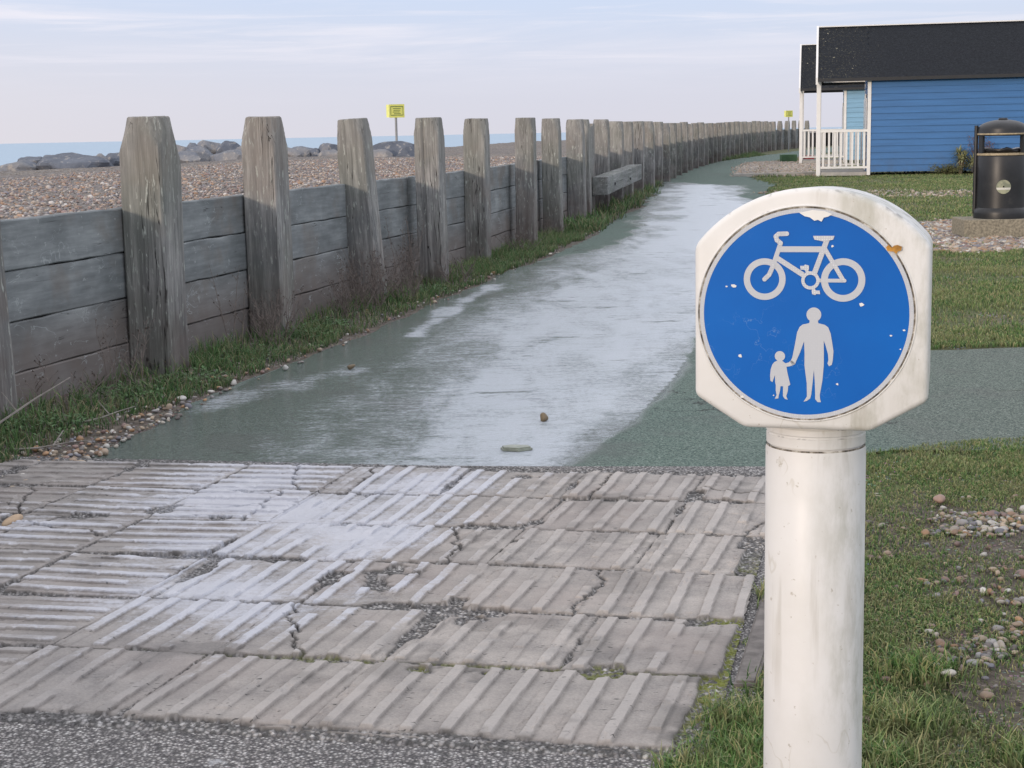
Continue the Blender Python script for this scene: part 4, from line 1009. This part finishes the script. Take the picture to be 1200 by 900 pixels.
# fallen bleached twigs at far left
for k, (x, y, L, a, lab) in enumerate([(-2.2,6.2,.55,.95,'long bleached leaning twig at the foot of the leftmost post'),(-1.98,6.15,.30,.2,'short pale forked twig lying among the verge stones'),(-1.86,6.75,.3,1.0,'thin pale twig at the edge of the green verge')]):
    bm = bmesh.new(); z1 = .22 if k == 0 else .03
    add_tube(bm, [(0, 0, .01), (L*.3*math.cos(a), L*.3*math.sin(a), z1*.35), (L*.65*math.cos(a), L*.65*math.sin(a)+.02, z1*.7), (L*math.cos(a), L*math.sin(a), z1)], [.007, .005, .004, .002] if k == 0 else [.005, .004, .003, .002], 5)
    add_tube(bm, [(L*.5*math.cos(a), L*.5*math.sin(a), z1*.5), (L*.7*math.cos(a+.5), L*.7*math.sin(a+.5), z1*.6+.04)], [.004, .002], 4)
    tag(obj('twig', bm, M_palestalk, None, False, (x, y, .01)), lab, 'twig')

# ------------------------------------------------------------------ loose stones
def peb_region(n, fn, x0, x1, y0, y1, s0, s1, seed, z=.004):
    p = scatter(n, x0, x1, y0, y1, fn, 1.0, seed); r_ = np.random.default_rng(seed+1)
    s = r_.uniform(s0, s1, len(p))*np.where(r_.random(len(p)) < .12, 1.6, 1)
    return np.column_stack([p, z+s*.15]), s
p, s = peb_region(70000, lambda x, y: ((x < vedge(y)+.03+(fbm(x*4, y*4, 43)-.5)*.16) & (x > wallx(y)+.1))*np.clip(sstep(.55, .0, vedge(y)-x)*np.interp(y, [4.8, 6.3, 7.5, 10, 20], [1, .8, .25, .12, .05]), 0, 1), -3, 1.3, 4.2, 20, .004, .0135, 44)
tag(pebbles('verge_shingle', p, s), 'brown and white pebbles spilled along the path edge under the wall', 'shingle', kind='stuff')
p, s = peb_region(30000, lambda x, y: ((x > lawn_left(y)+.25) & (y < 5.7))*np.clip(sstep(-.12, .10, poly_sd(x, y, BARE)+(fbm(x*5, y*5, 46)-.5)*.45)*sstep(.42, .60, fbm(x*4, y*4, 45))+.035*sstep(.5, .7, fbm(x*3, y*3, 47)), 0, 1), .6, 3.2, 2.5, 5.8, .004, .0125, 48, -.001)
tag(pebbles('lawn_shingle', p, s, pal=PALETTE*.8), 'pinkish pebbles showing through the bare turf at lower right', 'shingle', kind='stuff')
p, s = peb_region(60000, lambda x, y: sstep(-.15, .15, poly_sd(x, y, PATCH)+(fbm(x*2, y*2, 16)-.5)*.9), 3.9, 8, 15, 20.5, .012, .028, 49, 0)
tag(pebbles('shingle_patch', p[:14000], s[:14000], sub=1, pal=PALETTE*.95), 'patch of pinkish shingle in the lawn beside the litter bin', 'shingle', kind='stuff')
p, s = peb_region(60000, lambda x, y: np.maximum(sstep(-.4, .4, poly_sd(x, y, GRAV)), .28*sstep(-.2, .4, poly_sd(x, y, STRIP)+(fbm(x, y, 17)-.5)*2.2)), 3.8, 12, 26, 60, .016, .034, 50, -.004)
tag(pebbles('gravel_patch', p, s, sub=1, pal=PALETTE*.6+np.array([(.20,.17,.14)])), 'beige gravel between the path and the hut porches', 'gravel', kind='stuff')
GS = [(.136,6.657,.018,'tiny brown upright stone in the middle of the frosty path',0),(-.853,8.276,.02,'small grey stone on the wet left half of the path',0),(1.383,5.018,.022,'large pinkish stone topmost in the bare turf patch',1),(.954,3.36,.018,'pale oval stone in the turf near the bollard',2),(-1.56,7.35,.022,'white stone at the edge of the leafy verge',3),(-1.62,4.95,.03,'largest tan stone at the far left of the paving edge',4),(-1.2,8.3,.02,'small white stone on the path edge by the weeds',3)]
for x, y, s, lab, k in GS:
    o = pebbles('stone', np.array([[x, y, .015]]), np.array([s]), sub=3, flat=(.9, 1.1) if 'upright' in lab else (.5, .7), pal=np.array([[(.16,.12,.07),(.42,.28,.22),(.5,.47,.42),(.62,.61,.58),(.45,.33,.22)][k]])); tag(o, lab, 'stone')
o = chunk('flat_stone', [(-.04,6.02),(.02,6.0),(.075,6.03),(.06,6.07),(-.01,6.085),(-.05,6.06)], .0, .014, plain('wet_flat_stone', (.25,.27,.22), .4, .4, 30), 'thin flat stone frozen into the ice near the pavers', 'stone')

# ------------------------------------------------------------------ bollard
B = empty('traffic_bollard', (.407, 2.085, 0), R(-17)); tag(B, 'white plastic bollard with a round blue cycle and pedestrian sign', 'bollard')
rr_ = .0665
bm = bmesh.new(); add_lathe(bm, [(.082, -.05), (.082, .03), (.072, .05), (rr_+.001, .07), (rr_+.0005, .4), (rr_, .795), (rr_-.0015, .799)], 72)
obj('column', bm, M_wp, B, 40)
bm = bmesh.new(); add_lathe(bm, [(rr_-.0045, .7992), (rr_-.0045, .803), (rr_-.001, .8035), (rr_-.0008, .816), (rr_-.0022, .8175), (rr_-.0022, .819), (rr_-.0005, .8205), (rr_-.0008, .828), (rr_-.004, .831), (rr_-.004, .86)], 72)
obj('collar', bm, M_wp, B, 40)
# grime line in the joint
bm = bmesh.new(); add_lathe(bm, [(rr_-.0012, .7989), (rr_-.0008, .8000), (rr_-.0012, .8012)], 72, cap=False); obj('joint_grime', bm, M_grime, B, 40)
# head
ctr = .985; HX = -.006
outl = []
Rr = .186; zc = ctr + .160 - Rr
a0 = math.asin(.1485/Rr)
nA = 30
for k in range(nA+1):
    t = a0 - 2*a0*k/nA
    outl.append((Rr*math.sin(t), zc + Rr*math.cos(t)))
outl += [(-.1485, ctr-.110), (-.084, ctr-.151), (.077, ctr-.151), (.1485, ctr-.110)]
bm = bmesh.new(); yf, yb_ = -.088, .105
fv = [bm.verts.new((x, yf, z)) for x, z in outl]; bv = [bm.verts.new((x*.965, yb_, ctr+(z-ctr)*.965)) for x, z in outl]; n = len(fv)
bm.faces.new(fv); bm.faces.new(list(reversed(bv)))
for i in range(n): bm.faces.new((fv[(i+1)%n], fv[i], bv[i], bv[(i+1)%n]))
bmesh.ops.recalc_face_normals(bm, faces=bm.faces)
ee = [e for e in bm.edges if abs(e.verts[0].co.y-e.verts[1].co.y) < 1e-5]
ee += [e for e in bm.edges if abs(e.verts[0].co.y-e.verts[1].co.y) > .1 and any(abs(abs(v.co.x)-q) < .003 for v in e.verts for q in (.1485, .084, .077) if v.co.y < 0)]
bmesh.ops.bevel(bm, geom=list(set(ee)), offset=.008, segments=5, affect='EDGES', profile=.5)
head = obj('head', bm, M_wp, B, 35)
# annulus helper in the plane of the sign, y is depth
def annulus(bm, cx_, cz, r0_, r1_, y, n=96, a_from=0, a_to=2*math.pi):
    full = abs(a_to-a_from-2*math.pi) < 1e-6
    m_ = n if full else n+1
    A = [bm.verts.new((cx_+r0_*math.cos(a_from+(a_to-a_from)*k/n), y, cz+r0_*math.sin(a_from+(a_to-a_from)*k/n))) for k in range(m_)]
    Bv = [bm.verts.new((cx_+r1_*math.cos(a_from+(a_to-a_from)*k/n), y, cz+r1_*math.sin(a_from+(a_to-a_from)*k/n))) for k in range(m_)]
    for k in range(n): bm.faces.new((A[k], A[(k+1)%m_], Bv[(k+1)%m_], Bv[k]))
def disc(bm, cx_, cz, r, y, n=48):
    bm.faces.new([bm.verts.new((cx_+r*math.cos(2*math.pi*k/n), y, cz+r*math.sin(2*math.pi*k/n))) for k in range(n)])
def poly(bm, pts, y):
    vs = [bm.verts.new((p[0], y, p[1])) for p in pts]
    for tri in tessellate_polygon([[Vector((p[0], p[1], 0)) for p in pts]]):
        bm.faces.new([vs[i] for i in tri])
def stroke(bm, pts, wd, y, cap=True):
    for k, (p, q) in enumerate(zip(pts, pts[1:])):
        d = Vector((q[0]-p[0], q[1]-p[1])).normalized()*1; nn = Vector((-d.y, d.x))*wd/2; yy = y - k*.00003
        bm.faces.new([bm.verts.new((c.x, yy, c.y)) for c in (Vector(p)+nn, Vector(q)+nn, Vector(q)-nn, Vector(p)-nn)])
    if cap:
        for k, p in enumerate(pts): disc(bm, p[0], p[1], wd/2*.995, y-.0004-k*.00003, 20)
cx0, cz0 = HX, ctr-.001
# raised lip round the sign
bm = bmesh.new(); nn_ = 128
prof = [(.1372, yf-.0003), (.1376, yf-.0014), (.1384, yf-.0016), (.1392, yf-.0010), (.1402, yf+.0008)]
rings = [[bm.verts.new((cx0+r*math.cos(2*math.pi*k/nn_), yy, cz0+r*math.sin(2*math.pi*k/nn_))) for k in range(nn_)] for r, yy in prof]
for A, Bq in zip(rings, rings[1:]):
    for k in range(nn_): bm.faces.new((A[k], A[(k+1)%nn_], Bq[(k+1)%nn_], Bq[k]))
obj('lip', bm, M_wp, B, True)
bm = bmesh.new(); annulus(bm, cx0, cz0, .1345, .1376, yf-.0006); obj('grime_ring', bm, M_grime, B)
bm = bmesh.new(); disc(bm, cx0, cz0, .1300, yf-.0009, 128)
sf = obj('sign_face', bm, M_blue, B)
bm = bmesh.new(); annulus(bm, cx0, cz0, .1297, .1351, yf-.0012); obj('border', bm, M_refl, sf)
K = 1/2582.0
def C(x, y): return (cx0+(x-418.5)*K, cz0-(y-471)*K)
yl = yf-.0014
def Sk(bm, pts, w_, lev, cap=True): stroke(bm, [C(*p) for p in pts], w_*K, yl-lev*.00009, cap)
bm = bmesh.new()
fw, bw = C(286, 355), C(541, 356)
annulus(bm, *fw, 48*K, 69*K, yl); annulus(bm, *bw, 49*K, 71*K, yl)
annulus(bm, *C(436, 358), 19*K, 30*K, yl-.00075, 48)
Sk(bm, [(330, 256), (482, 256)], 19, 1, False)                                  # top tube
Sk(bm, [(338, 236), (313, 312), (301, 340), (286, 355)], 15, 1.5)               # head tube and fork
Sk(bm, [(358, 205), (331, 206), (322, 214), (326, 226), (338, 236)], 15, 3)     # handlebar
Sk(bm, [(325, 284), (412, 340)], 17, 4, False)                                  # down tube
Sk(bm, [(489, 222), (448, 336)], 17, 5, False)                                  # seat tube
Sk(bm, [(480, 252), (541, 356)], 14, 6, False)                                  # seat stay
Sk(bm, [(462, 358), (546, 358)], 12, 2.2)                                       # chain stay
poly(bm, [C(443, 212), C(512, 212), C(508, 224), C(480, 231), C(447, 224)], yl-.0008)
Sk(bm, [(429, 334), (418, 317)], 10, 8, False); poly(bm, [C(402, 310), C(414, 310), C(418, 306), C(431, 309), C(431, 323), C(404, 323)], yl-.00085)
Sk(bm, [(443, 382), (452, 398)], 10, 8.5, False); poly(bm, [C(440, 391), C(466, 391), C(468, 403), C(456, 402), C(452, 406), C(442, 403)], yl-.00087)
bmesh.ops.recalc_face_normals(bm, faces=bm.faces)
obj('bicycle_symbol', bm, M_refl, sf)
bm = bmesh.new(); disc(bm, *C(448, 471), 24*K, yl, 32)
poly(bm, [C(*p) for p in [(436,488),(461,488),(463,499),(484,504),(495,512),(503,532),(508,560),(513,592),(511,622),(508,636),(499,641),(494,632),(497,620),(495,600),(487,572),(481,556),(482,600),(482,640),(478,690),(470,738),(471,750),(474,762),(463,762),(455,752),(455,738),(453,690),(450,655),(447,690),(442,738),(439,750),(428,759),(417,762),(428,744),(427,700),(419,640),(419,600),(417,560),(404,598),(391,628),(388,637),(378,639),(372,629),(379,614),(388,566),(394,530),(402,512),(412,504),(433,499)]], yl-.0001)
obj('adult_symbol', bm, M_refl, sf)
bm = bmesh.new(); disc(bm, *C(338, 611), 17*K, yl, 28)
poly(bm, [C(*p) for p in [(330,626),(345,626),(356,634),(366,632),(376,624),(385,630),(388,637),(372,644),(360,646),(363,665),(369,690),(373,706),(366,711),(365,728),(360,745),(365,757),(355,754),(349,745),(349,712),(341,712),(339,728),(335,744),(334,753),(322,755),(328,742),(325,728),(325,708),(323,700),(322,675),(317,690),(314,699),(307,694),(306,676),(308,655),(313,640),(320,631)]], yl-.0001)
bmesh.ops.recalc_face_normals(bm, faces=bm.faces)
obj('child_symbol', bm, M_refl, sf)
# peeled flake at the top, rust spot, chips
bm = bmesh.new(); poly(bm, [C(*p) for p in [(398,137),(440,128),(480,132),(505,142),(490,150),(477,153),(470,166),(458,160),(447,163),(432,152),(415,148)]], yl-.0012); obj('peeled_flake', bm, M_flake, B)
bm = bmesh.new(); poly(bm, [C(*p) for p in [(676,248),(684,240),(693,250),(702,243),(712,241),(726,247),(724,259),(714,262),(708,270),(700,262),(690,262),(680,260)]], yl-.0022); obj('rust_spot', bm, M_rust, B)
bm = bmesh.new()
for kx, ky, kr in [(184,378,9),(206,613,7),(737,518,5),(696,536,4),(727,580,3),(527,700,5),(600,436,8),(160,380,4),(318,744,3),(505,246,5),(212,752,6)]:
    poly(bm, [C(kx+kr*math.cos(t)*random.uniform(.6,1.3), ky+kr*.8*math.sin(t)*random.uniform(.6,1.2)) for t in (0,.9,1.8,2.9,3.8,5)], yl-.0001)
obj('paint_chips', bm, M_flake, sf)

# ------------------------------------------------------------------ beach huts
def hut(X0, Y0, L, lab, mat, cat='beach hut', W=3.1, ze=2.42, zr=3.66, porch=1.12, zf=.10, rails=True):
    h = empty('beach_hut', (X0, Y0, 0), R(-11.3)); tag(h, lab, cat, 'beach huts beside the path')
    px = porch
    def clap(name, x0, x1, z0, z1, mat_, y=0.0, sgn=-1, pitch=.158):
        bm = bmesh.new(); z = z0
        while z < z1-.02:
            zt = min(z+pitch, z1)
            v = [bm.verts.new(c) for c in [(x0, y+sgn*.026, z), (x1, y+sgn*.026, z), (x1, y+sgn*.006, zt), (x0, y+sgn*.006, zt), (x0, y+sgn*.004, z), (x1, y+sgn*.004, z)]]
            bm.faces.new((v[0], v[1], v[2], v[3])); bm.faces.new((v[4], v[5], v[1], v[0])); z += pitch
        add_box(bm, x0, x1, min(y, y-sgn*.06), max(y, y-sgn*.06), z0, z1)
        return obj(name, bm, mat_, h)
    clap('side_wall', px+.06, L, zf, ze+.02, mat)
    clap('side_wall', px+.06, L, zf, ze+.02, mat, W, 1)
    # gable front wall set back behind the porch, with door and windows
    bm = bmesh.new(); z = zf
    y0, y1 = .065, W-.065
    while z < zr-.1:
        zt = z+.158; t = max(0, (z-ze)/(zr-ze)); ya = y0+t*(W/2-y0); yb2 = y1-t*(W/2-.065)
        v = [bm.verts.new(c) for c in [(px-.026, ya, z), (px-.026, yb2, z), (px-.006, yb2, zt), (px-.006, ya, zt), (px, ya, z), (px, yb2, z)]]
        bm.faces.new((v[0], v[1], v[2], v[3])); bm.faces.new((v[4], v[5], v[1], v[0])); z = zt
    add_box(bm, px, px+.05, y0, y1, zf, ze)
    obj('front_wall', bm, mat, h)
    bm = bmesh.new(); add_box(bm, L-.05, L, .065, W-.065, zf, ze-.01); obj('back_wall', bm, mat, h)
    dr = obj('door', box(px-.05, px-.028, W*.33, W*.67, zf+.02, 2.02, .004), M_white, h)
    obj('pane', box(px-.054, px-.051, W*.37, W*.63, 1.15, 1.9), M_glass, dr)
    for (ya, yb2) in ((.3, .85), (W-.85, W-.3)):
        wn = obj('window', box(px-.05, px-.028, ya, yb2, 1.0, 1.9, .004), M_white, h); obj('pane', box(px-.054, px-.051, ya+.06, yb2-.06, 1.06, 1.84), M_glass, wn)
    for (xa, ya) in ((px-.02, -.045), (px-.02, W-.035)): obj('corner_board', box(xa, xa+.085, ya, ya+.08, zf-.08, ze, .004), M_white, h)
    # roof slopes
    ov = .22; t = .055; half = W/2
    for s in (0, 1):
        bm = bmesh.new()
        sl = (zr-ze)/half; ye = -ov if s == 0 else W+ov; yr = half
        zee = ze - sl*ov*.55 + .06
        P0 = [(-.10, ye, zee), (L+.1, ye, zee), (L+.1, yr, zr+.06), (-.10, yr, zr+.06)]
        a_ = [bm.verts.new(p) for p in P0]; b_ = [bm.verts.new((p[0], p[1], p[2]-t)) for p in P0]
        bm.faces.new(a_ if s == 0 else list(reversed(a_))); bm.faces.new(list(reversed(b_)) if s == 0 else b_)
        for i in range(4): bm.faces.new((a_[i], b_[i], b_[(i+1)%4], a_[(i+1)%4]))
        bmesh.ops.recalc_face_normals(bm, faces=bm.faces)
        rf = obj('roof', bm, M_roof, h)
        ys_, yt_ = (ye-.012, ye-.002) if s == 0 else (ye+.002, ye+.012)
        obj('eave_trim', box(-.10, L+.1, ys_, yt_, zee-.075, zee+.006), M_dark, rf)
        obj('fascia', box(.02, L, -.075 if s == 0 else W+.03, -.03 if s == 0 else W+.075, ze-.045, ze+.045), M_white, h)
        # bargeboard at the porch gable
        bm = bmesh.new(); e0 = (ye-(.03 if s == 0 else -.03), zee+.03); e1 = (yr, zr+.10); dn = .17
        q = [(-.155, e0[0], e0[1]), (-.105, e0[0], e0[1]), (-.105, e1[0], e1[1]), (-.155, e1[0], e1[1])]
        a_ = [bm.verts.new(p) for p in q]; b_ = [bm.verts.new((p[0], p[1], p[2]-dn)) for p in q]
        bm.faces.new(a_); bm.faces.new(list(reversed(b_)))
        for i in range(4): bm.faces.new((a_[i], b_[i], b_[(i+1)%4], a_[(i+1)%4]))
        bmesh.ops.recalc_face_normals(bm, faces=bm.faces)
        obj('bargeboard', bm, M_white, h)
    obj('ridge_cap', box(-.10, L+.1, half-.06, half+.06, zr+.062, zr+.088), M_white, h)
    # porch
    obj('deck', box(-.05, px-.03, .0, W, zf-.09, zf, .004), M_deck, h)
    for ya in (-.04, W*.33, W*.67, W-.06): obj('porch_post', box(-.13, -.03, ya, ya+.10, 0 if ya < 0 else zf-.1, ze-.03 if ya < 0 or ya > W*.7 else ze+.0, .005), M_white, h)
    obj('porch_beam', box(-.128, -.032, .062, W-.062, ze-.028, ze+.07, .004), M_white, h)
    def rail(p, q_):
        p = Vector(p); q_ = Vector(q_); L2 = (q_-p).length; an = math.atan2((q_-p).y, (q_-p).x)
        Mx = Matrix.Translation((p.x, p.y, 0)) @ Matrix.Rotation(an, 4, 'Z')
        bm = bmesh.new(); add_box(bm, 0, L2, -.03, .03, zf+.98, zf+1.04, 0, Mx); r_ = obj('railing', bm, M_white, h); bm = bmesh.new(); add_box(bm, 0, L2, -.02, .02, zf+.09, zf+.14, 0, Mx); obj('bottom_rail', bm, M_white, r_)
        nb = max(3, int(L2/.135))
        for k in range(nb):
            x = L2*(k+.5)/nb; bm = bmesh.new(); add_box(bm, x-.024, x+.024, -.012, .012, zf+.142, zf+.978, 0, Mx); obj('baluster', bm, M_white, r_)
    rail((-.03, -.0), (px-.02, -.0)); rail((-.03, W), (px-.02, W)); rail((-.08, W*.33), (-.08, .06)); rail((-.08, W-.06), (-.08, W*.67+.1))
    return h
hut(7.80, 39.6, 8.6, 'bright blue clapboard beach hut with black felt roof, the nearer hut', M_cblue)
hut(10.05, 54.2, 8.6, 'pale blue hut with white porch, half hidden behind the nearer blue hut', M_clight, ze=2.55, zr=3.96, porch=1.36)
# small things by the far porch
o = obj('planter_box', box(-.28, .28, -.2, .2, 0, .26, .02), plain('green_planter', (.05,.12,.06), .7), None, False, (10.15, 57.6, 0)); tag(o, 'low dark green box left of the far hut porch', 'planter')
o = obj('planter_box', box(-.24, .24, -.2, .2, 0, .22, .02), plain('red_planter', (.36,.05,.05), .6), None, False, (10.62, 56.6, 0)); tag(o, 'low red box against the far hut porch', 'planter')
# timber sleeper step lying in front of porch
o = obj('sleeper', box(-1.1, 1.1, -.09, .09, 0, .07, .01), M_deck, None, False, (6.9, 41.2, 0), (0, 0, R(8))); tag(o, 'pale timber edging lying in gravel left of the near hut porch', 'timber edging')

# ------------------------------------------------------------------ yellow warning signs
def warn(x, y, z0, zb, w_, h_, lab, rz=0):
    t = empty('warning_sign', (x, y, z0), rz); tag(t, lab, 'sign')
    bm = bmesh.new(); add_lathe(bm, [(.03, 0), (.03, zb-z0+h_*.6)], 12); obj('pole', bm, M_pole, t, 40)
    p = obj('sign_panel', box(-w_*.36, w_*.5, -.045, -.035, zb-z0, zb-z0+h_, .0), M_yel, t)
    bm = bmesh.new(); add_box(bm, -w_*.26, w_*.40, -.0485, -.0465, zb-z0+h_*.80, zb-z0+h_*.86)
    add_box(bm, -w_*.26, w_*.40, -.0485, -.0465, zb-z0+h_*.16, zb-z0+h_*.21)
    for k, (a_, b2) in enumerate([(-.16, .30), (-.12, .26), (-.16, .22), (-.1, .28)]): add_box(bm, w_*a_, w_*b2, -.0485, -.0465, zb-z0+h_*(.66-.13*k), zb-z0+h_*(.71-.13*k))
    add_box(bm, -w_*.29, -w_*.26, -.0485, -.0465, zb-z0+h_*.16, zb-z0+h_*.86); add_box(bm, w_*.40, w_*.43, -.0485, -.0465, zb-z0+h_*.16, zb-z0+h_*.86)
    obj('sign_lettering', bm, M_dgreen, p)
    # second panel angled the other way
    bm = box(0, w_*.30, -.004, .004, zb-z0+.01, zb-z0+h_-.005)
    obj('sign_panel', bm, plain('pale_yellow_panel', (.80,.82,.25), .5), t, False, (-w_*.36-.006, -.04, 0), (0, 0, R(122)))
    return t
warn(-2.80+.02, 40.2, .55, 1.66, .44, .33, 'yellow warning sign on a pole on the beach behind the rock mound', R(2))
warn(14.45, 82.0, 0, 1.75, .40, .33, 'small far yellow sign above the wall beside the far porch', R(0))

# ------------------------------------------------------------------ litter bin on a concrete slab
sl = empty('concrete_plinth', (5.30, 17.3, 0)); sl['x'] = 0
bm = box(-.40, .60, -.33, .33, -.05, .20, .012)
COL.objects.unlink(sl); bpy.data.objects.remove(sl)
o = obj('concrete_plinth', bm, plain('pebbledash_concrete', (.26,.235,.18), .95, .45, 40, .01), None, False, (5.33, 17.35, 0), (0, 0, R(-4))); tag(o, 'rough concrete plinth slab under the black litter bin', 'plinth')
bn = empty('litter_bin', (5.375, 17.32, .20), R(-16)); tag(bn, 'black plastic litter bin with domed lid and open slots', 'litter bin')
rb_ = .262
bm = bmesh.new(); add_lathe(bm, [(.285, 0), (.288, .05), (.282, .09), (rb_, .115), (rb_-.003, .4), (rb_+.002, .66), (rb_-.004, .675)], 64); obj('body', bm, M_bin, bn, 35)
bm = bmesh.new(); add_lathe(bm, [(rb_-.02, .676), (rb_+.006, .68), (rb_+.006, .70), (rb_-.02, .705)], 64); obj('gold_band', bm, M_gold, bn, 35)
# liner with bag
bm = bmesh.new(); add_lathe(bm, [(.20, .70), (.225, .735), (.21, .75), (.05, .745)], 32)
for v in bm.verts: v.co += Vector((0, 0, .03*mnoise.noise(v.co*9)))
obj('bin_bag', bm, M_bag, bn, True)
# four pillars between the slots
for a in (28, 152, 208, 332):
    bm = bmesh.new()
    for k in range(6):
        t0, t1 = R(a-9+k*3), R(a-9+(k+1)*3); r0_, r1_ = rb_-.03, rb_-.002
        v = []
        for z in (.704, .885):
            for (r_, t_) in ((r0_, t0), (r1_, t0), (r1_, t1), (r0_, t1)): v.append(bm.verts.new((r_*math.cos(t_), r_*math.sin(t_), z)))
        for q in [(0,1,2,3)[::-1], (4,5,6,7), (1,2,6,5), (3,0,4,7), (0,1,5,4), (2,3,7,6)]: bm.faces.new([v[i] for i in q])
    obj('pillar', bm, M_bin, bn)
bm = bmesh.new(); add_lathe(bm, [(rb_-.035, .886), (rb_+.004, .886), (rb_+.006, .90), (rb_+.006, .912)], 64, cap=False)
lid = [(rb_+.006, .9121), (rb_+.002, .93)] + [(rb_*math.cos(R(t)), .955+.105*math.sin(R(t))) for t in range(0, 81, 10)] + [(.05, 1.062), (.045, 1.075), (.001, 1.077)]
add_lathe(bm, lid, 64); obj('lid', bm, M_bin, bn, 35)
bm = bmesh.new(); add_lathe(bm, [(rb_+.007, .90), (rb_+.0085, .904), (rb_+.0085, .912), (rb_+.007, .915)], 64, cap=False); obj('gold_band', bm, M_gold, bn, 35)
bm = bmesh.new(); add_tube(bm, [(-rb_-.012, -.03, .05), (-rb_-.012, -.03, 1.0)], .022, 12); obj('hinge_post', bm, M_bin, bn, 40)
obj('latch', box(-rb_-.055, -rb_-.03, -.05, -.01, .50, .56, .004), M_dark, bn)
bm = bmesh.new()
for k in range(25):
    pass
nR = 8; nT = 32; ringv = []
for r_ in [.0]+[.075*k/nR for k in range(1, nR+1)]:
    ring = []
    for t in range(nT):
        xx = .02 + r_*math.cos(2*math.pi*t/nT); zz = .345 + r_*math.sin(2*math.pi*t/nT); ring.append(bm.verts.new((xx, -math.sqrt((rb_+.0035)**2-xx*xx), zz)))
    ringv.append(ring)
for A, Bq in zip(ringv[1:], ringv[2:]):
    for k in range(nT): bm.faces.new((A[k], A[(k+1)%nT], Bq[(k+1)%nT], Bq[k]))
bm.faces.new(ringv[1])
mm = NT('faded_round_sticker'); tz = mm.n('ShaderNodeSeparateXYZ', {'Vector': mm.coord()}).outputs['Z']
cc = mm.mix(mm.step(mm.noise(mm.coord(), 14, 4), .4, .6), (.34, .35, .24), (.20, .22, .16)); cc = mm.mix(mm.step(mm.math('ABSOLUTE', mm.math('SUBTRACT', tz, .325)), .008, .014, 1, 0), cc, (.6, .6, .55))
obj('round_sticker', bm, mm.out(cc, .6), bn, True)

# ------------------------------------------------------------------ shrubs by the hut wall
def spiky(x, y, h, lab):
    t = empty('cordyline', (x, y, 0)); tag(t, lab, 'plant')
    bm = bmesh.new()
    heads = [(-.04, 0, h*.62), (.10, .02, h*.50), (.02, -.05, h*.42)]
    for hx, hy, hz_ in heads: add_tube(bm, [(0, 0, 0), (hx*.6, hy*.6, hz_*.5), (hx, hy, hz_)], [.03, .024, .02], 7)
    obj('stem', bm, plain('cordyline_stem', (.22,.18,.12), .9), t)
    bm = bmesh.new()
    for hx, hy, hz_ in heads:
        for k in range(60):
            a = random.uniform(0, 6.28); el = random.uniform(-.5, 1.4); L = random.uniform(.18, .32)
            d = Vector((math.cos(a)*math.cos(el), math.sin(a)*math.cos(el), math.sin(el))); s = d.cross(Vector((.1, .2, 1))).normalized()*.014; c = Vector((hx, hy, hz_)); e_ = c+d*L+Vector((0, 0, -.06))
            v = [bm.verts.new(p) for p in (c-s*.5, c+s*.5, c+d*L*.5+s, c+d*L*.5-s)]; bm.faces.new(v); v2 = bm.verts.new(e_); bm.faces.new((v[3], v[2], v2))
    obj('leaves', bm, plain('cordyline_leaf', (.30,.31,.16), .6, .4, 12), t)
spiky(11.02, 38.75, .62*1.35, 'spiky yellow green plant against the blue hut wall'); spiky(11.35, 38.7, .5, 'smaller spiky plant right of the larger spiky one')
def twiggy(x, y, h, lab, col_, leafc, n=40, r=.3, name='shrub'):
    t = empty(name, (x, y, 0)); tag(t, lab, 'shrub'); bm = bmesh.new(); lf = bmesh.new()
    for k in range(n):
        a = random.uniform(0, 6.28); q = r*random.random()**.6; tip = Vector((math.cos(a)*q, math.sin(a)*q, h*random.uniform(.55, 1)))
        add_tube(bm, [(0, 0, 0), tip*.5+Vector((0, 0, .03)), tip], [.008, .005, .002], 4)
        for j2 in range(22):
            p = tip*random.uniform(.45, 1.02)+Vector((random.gauss(0, .04), random.gauss(0, .04), random.gauss(0, .04))); s = random.uniform(.010, .022)
            d1 = Vector((random.gauss(0,1), random.gauss(0,1), random.gauss(0,1))).normalized()*s; d2 = d1.cross(Vector((random.gauss(0,1), random.gauss(0,1), 1))).normalized()*s*.6
            v = [lf.verts.new(c_) for c_ in (p-d1, p+d2, p+d1, p-d2)]; lf.faces.new(v)
    obj('stems', bm, plain('shrub_stem', col_, .9), t); obj('leaves', lf, plain('shrub_leaf', leafc, .8, .4, 10), t)
twiggy(11.5, 38.75, 1.0, 'bare purplish brown shrub half behind the litter bin', (.12,.08,.08), (.15,.10,.10), 50, .34)
twiggy(10.75, 38.85, .28, 'low green brown mound plant at left of the spiky plant', (.10,.09,.05), (.12,.13,.05), 70, .5)
twiggy(11.6, 38.6, .28, 'low green brown mound plant at right of the spiky plants', (.10,.09,.05), (.12,.13,.05), 70, .55)

for mm_ in bpy.data.materials: mm_.use_backface_culling = False
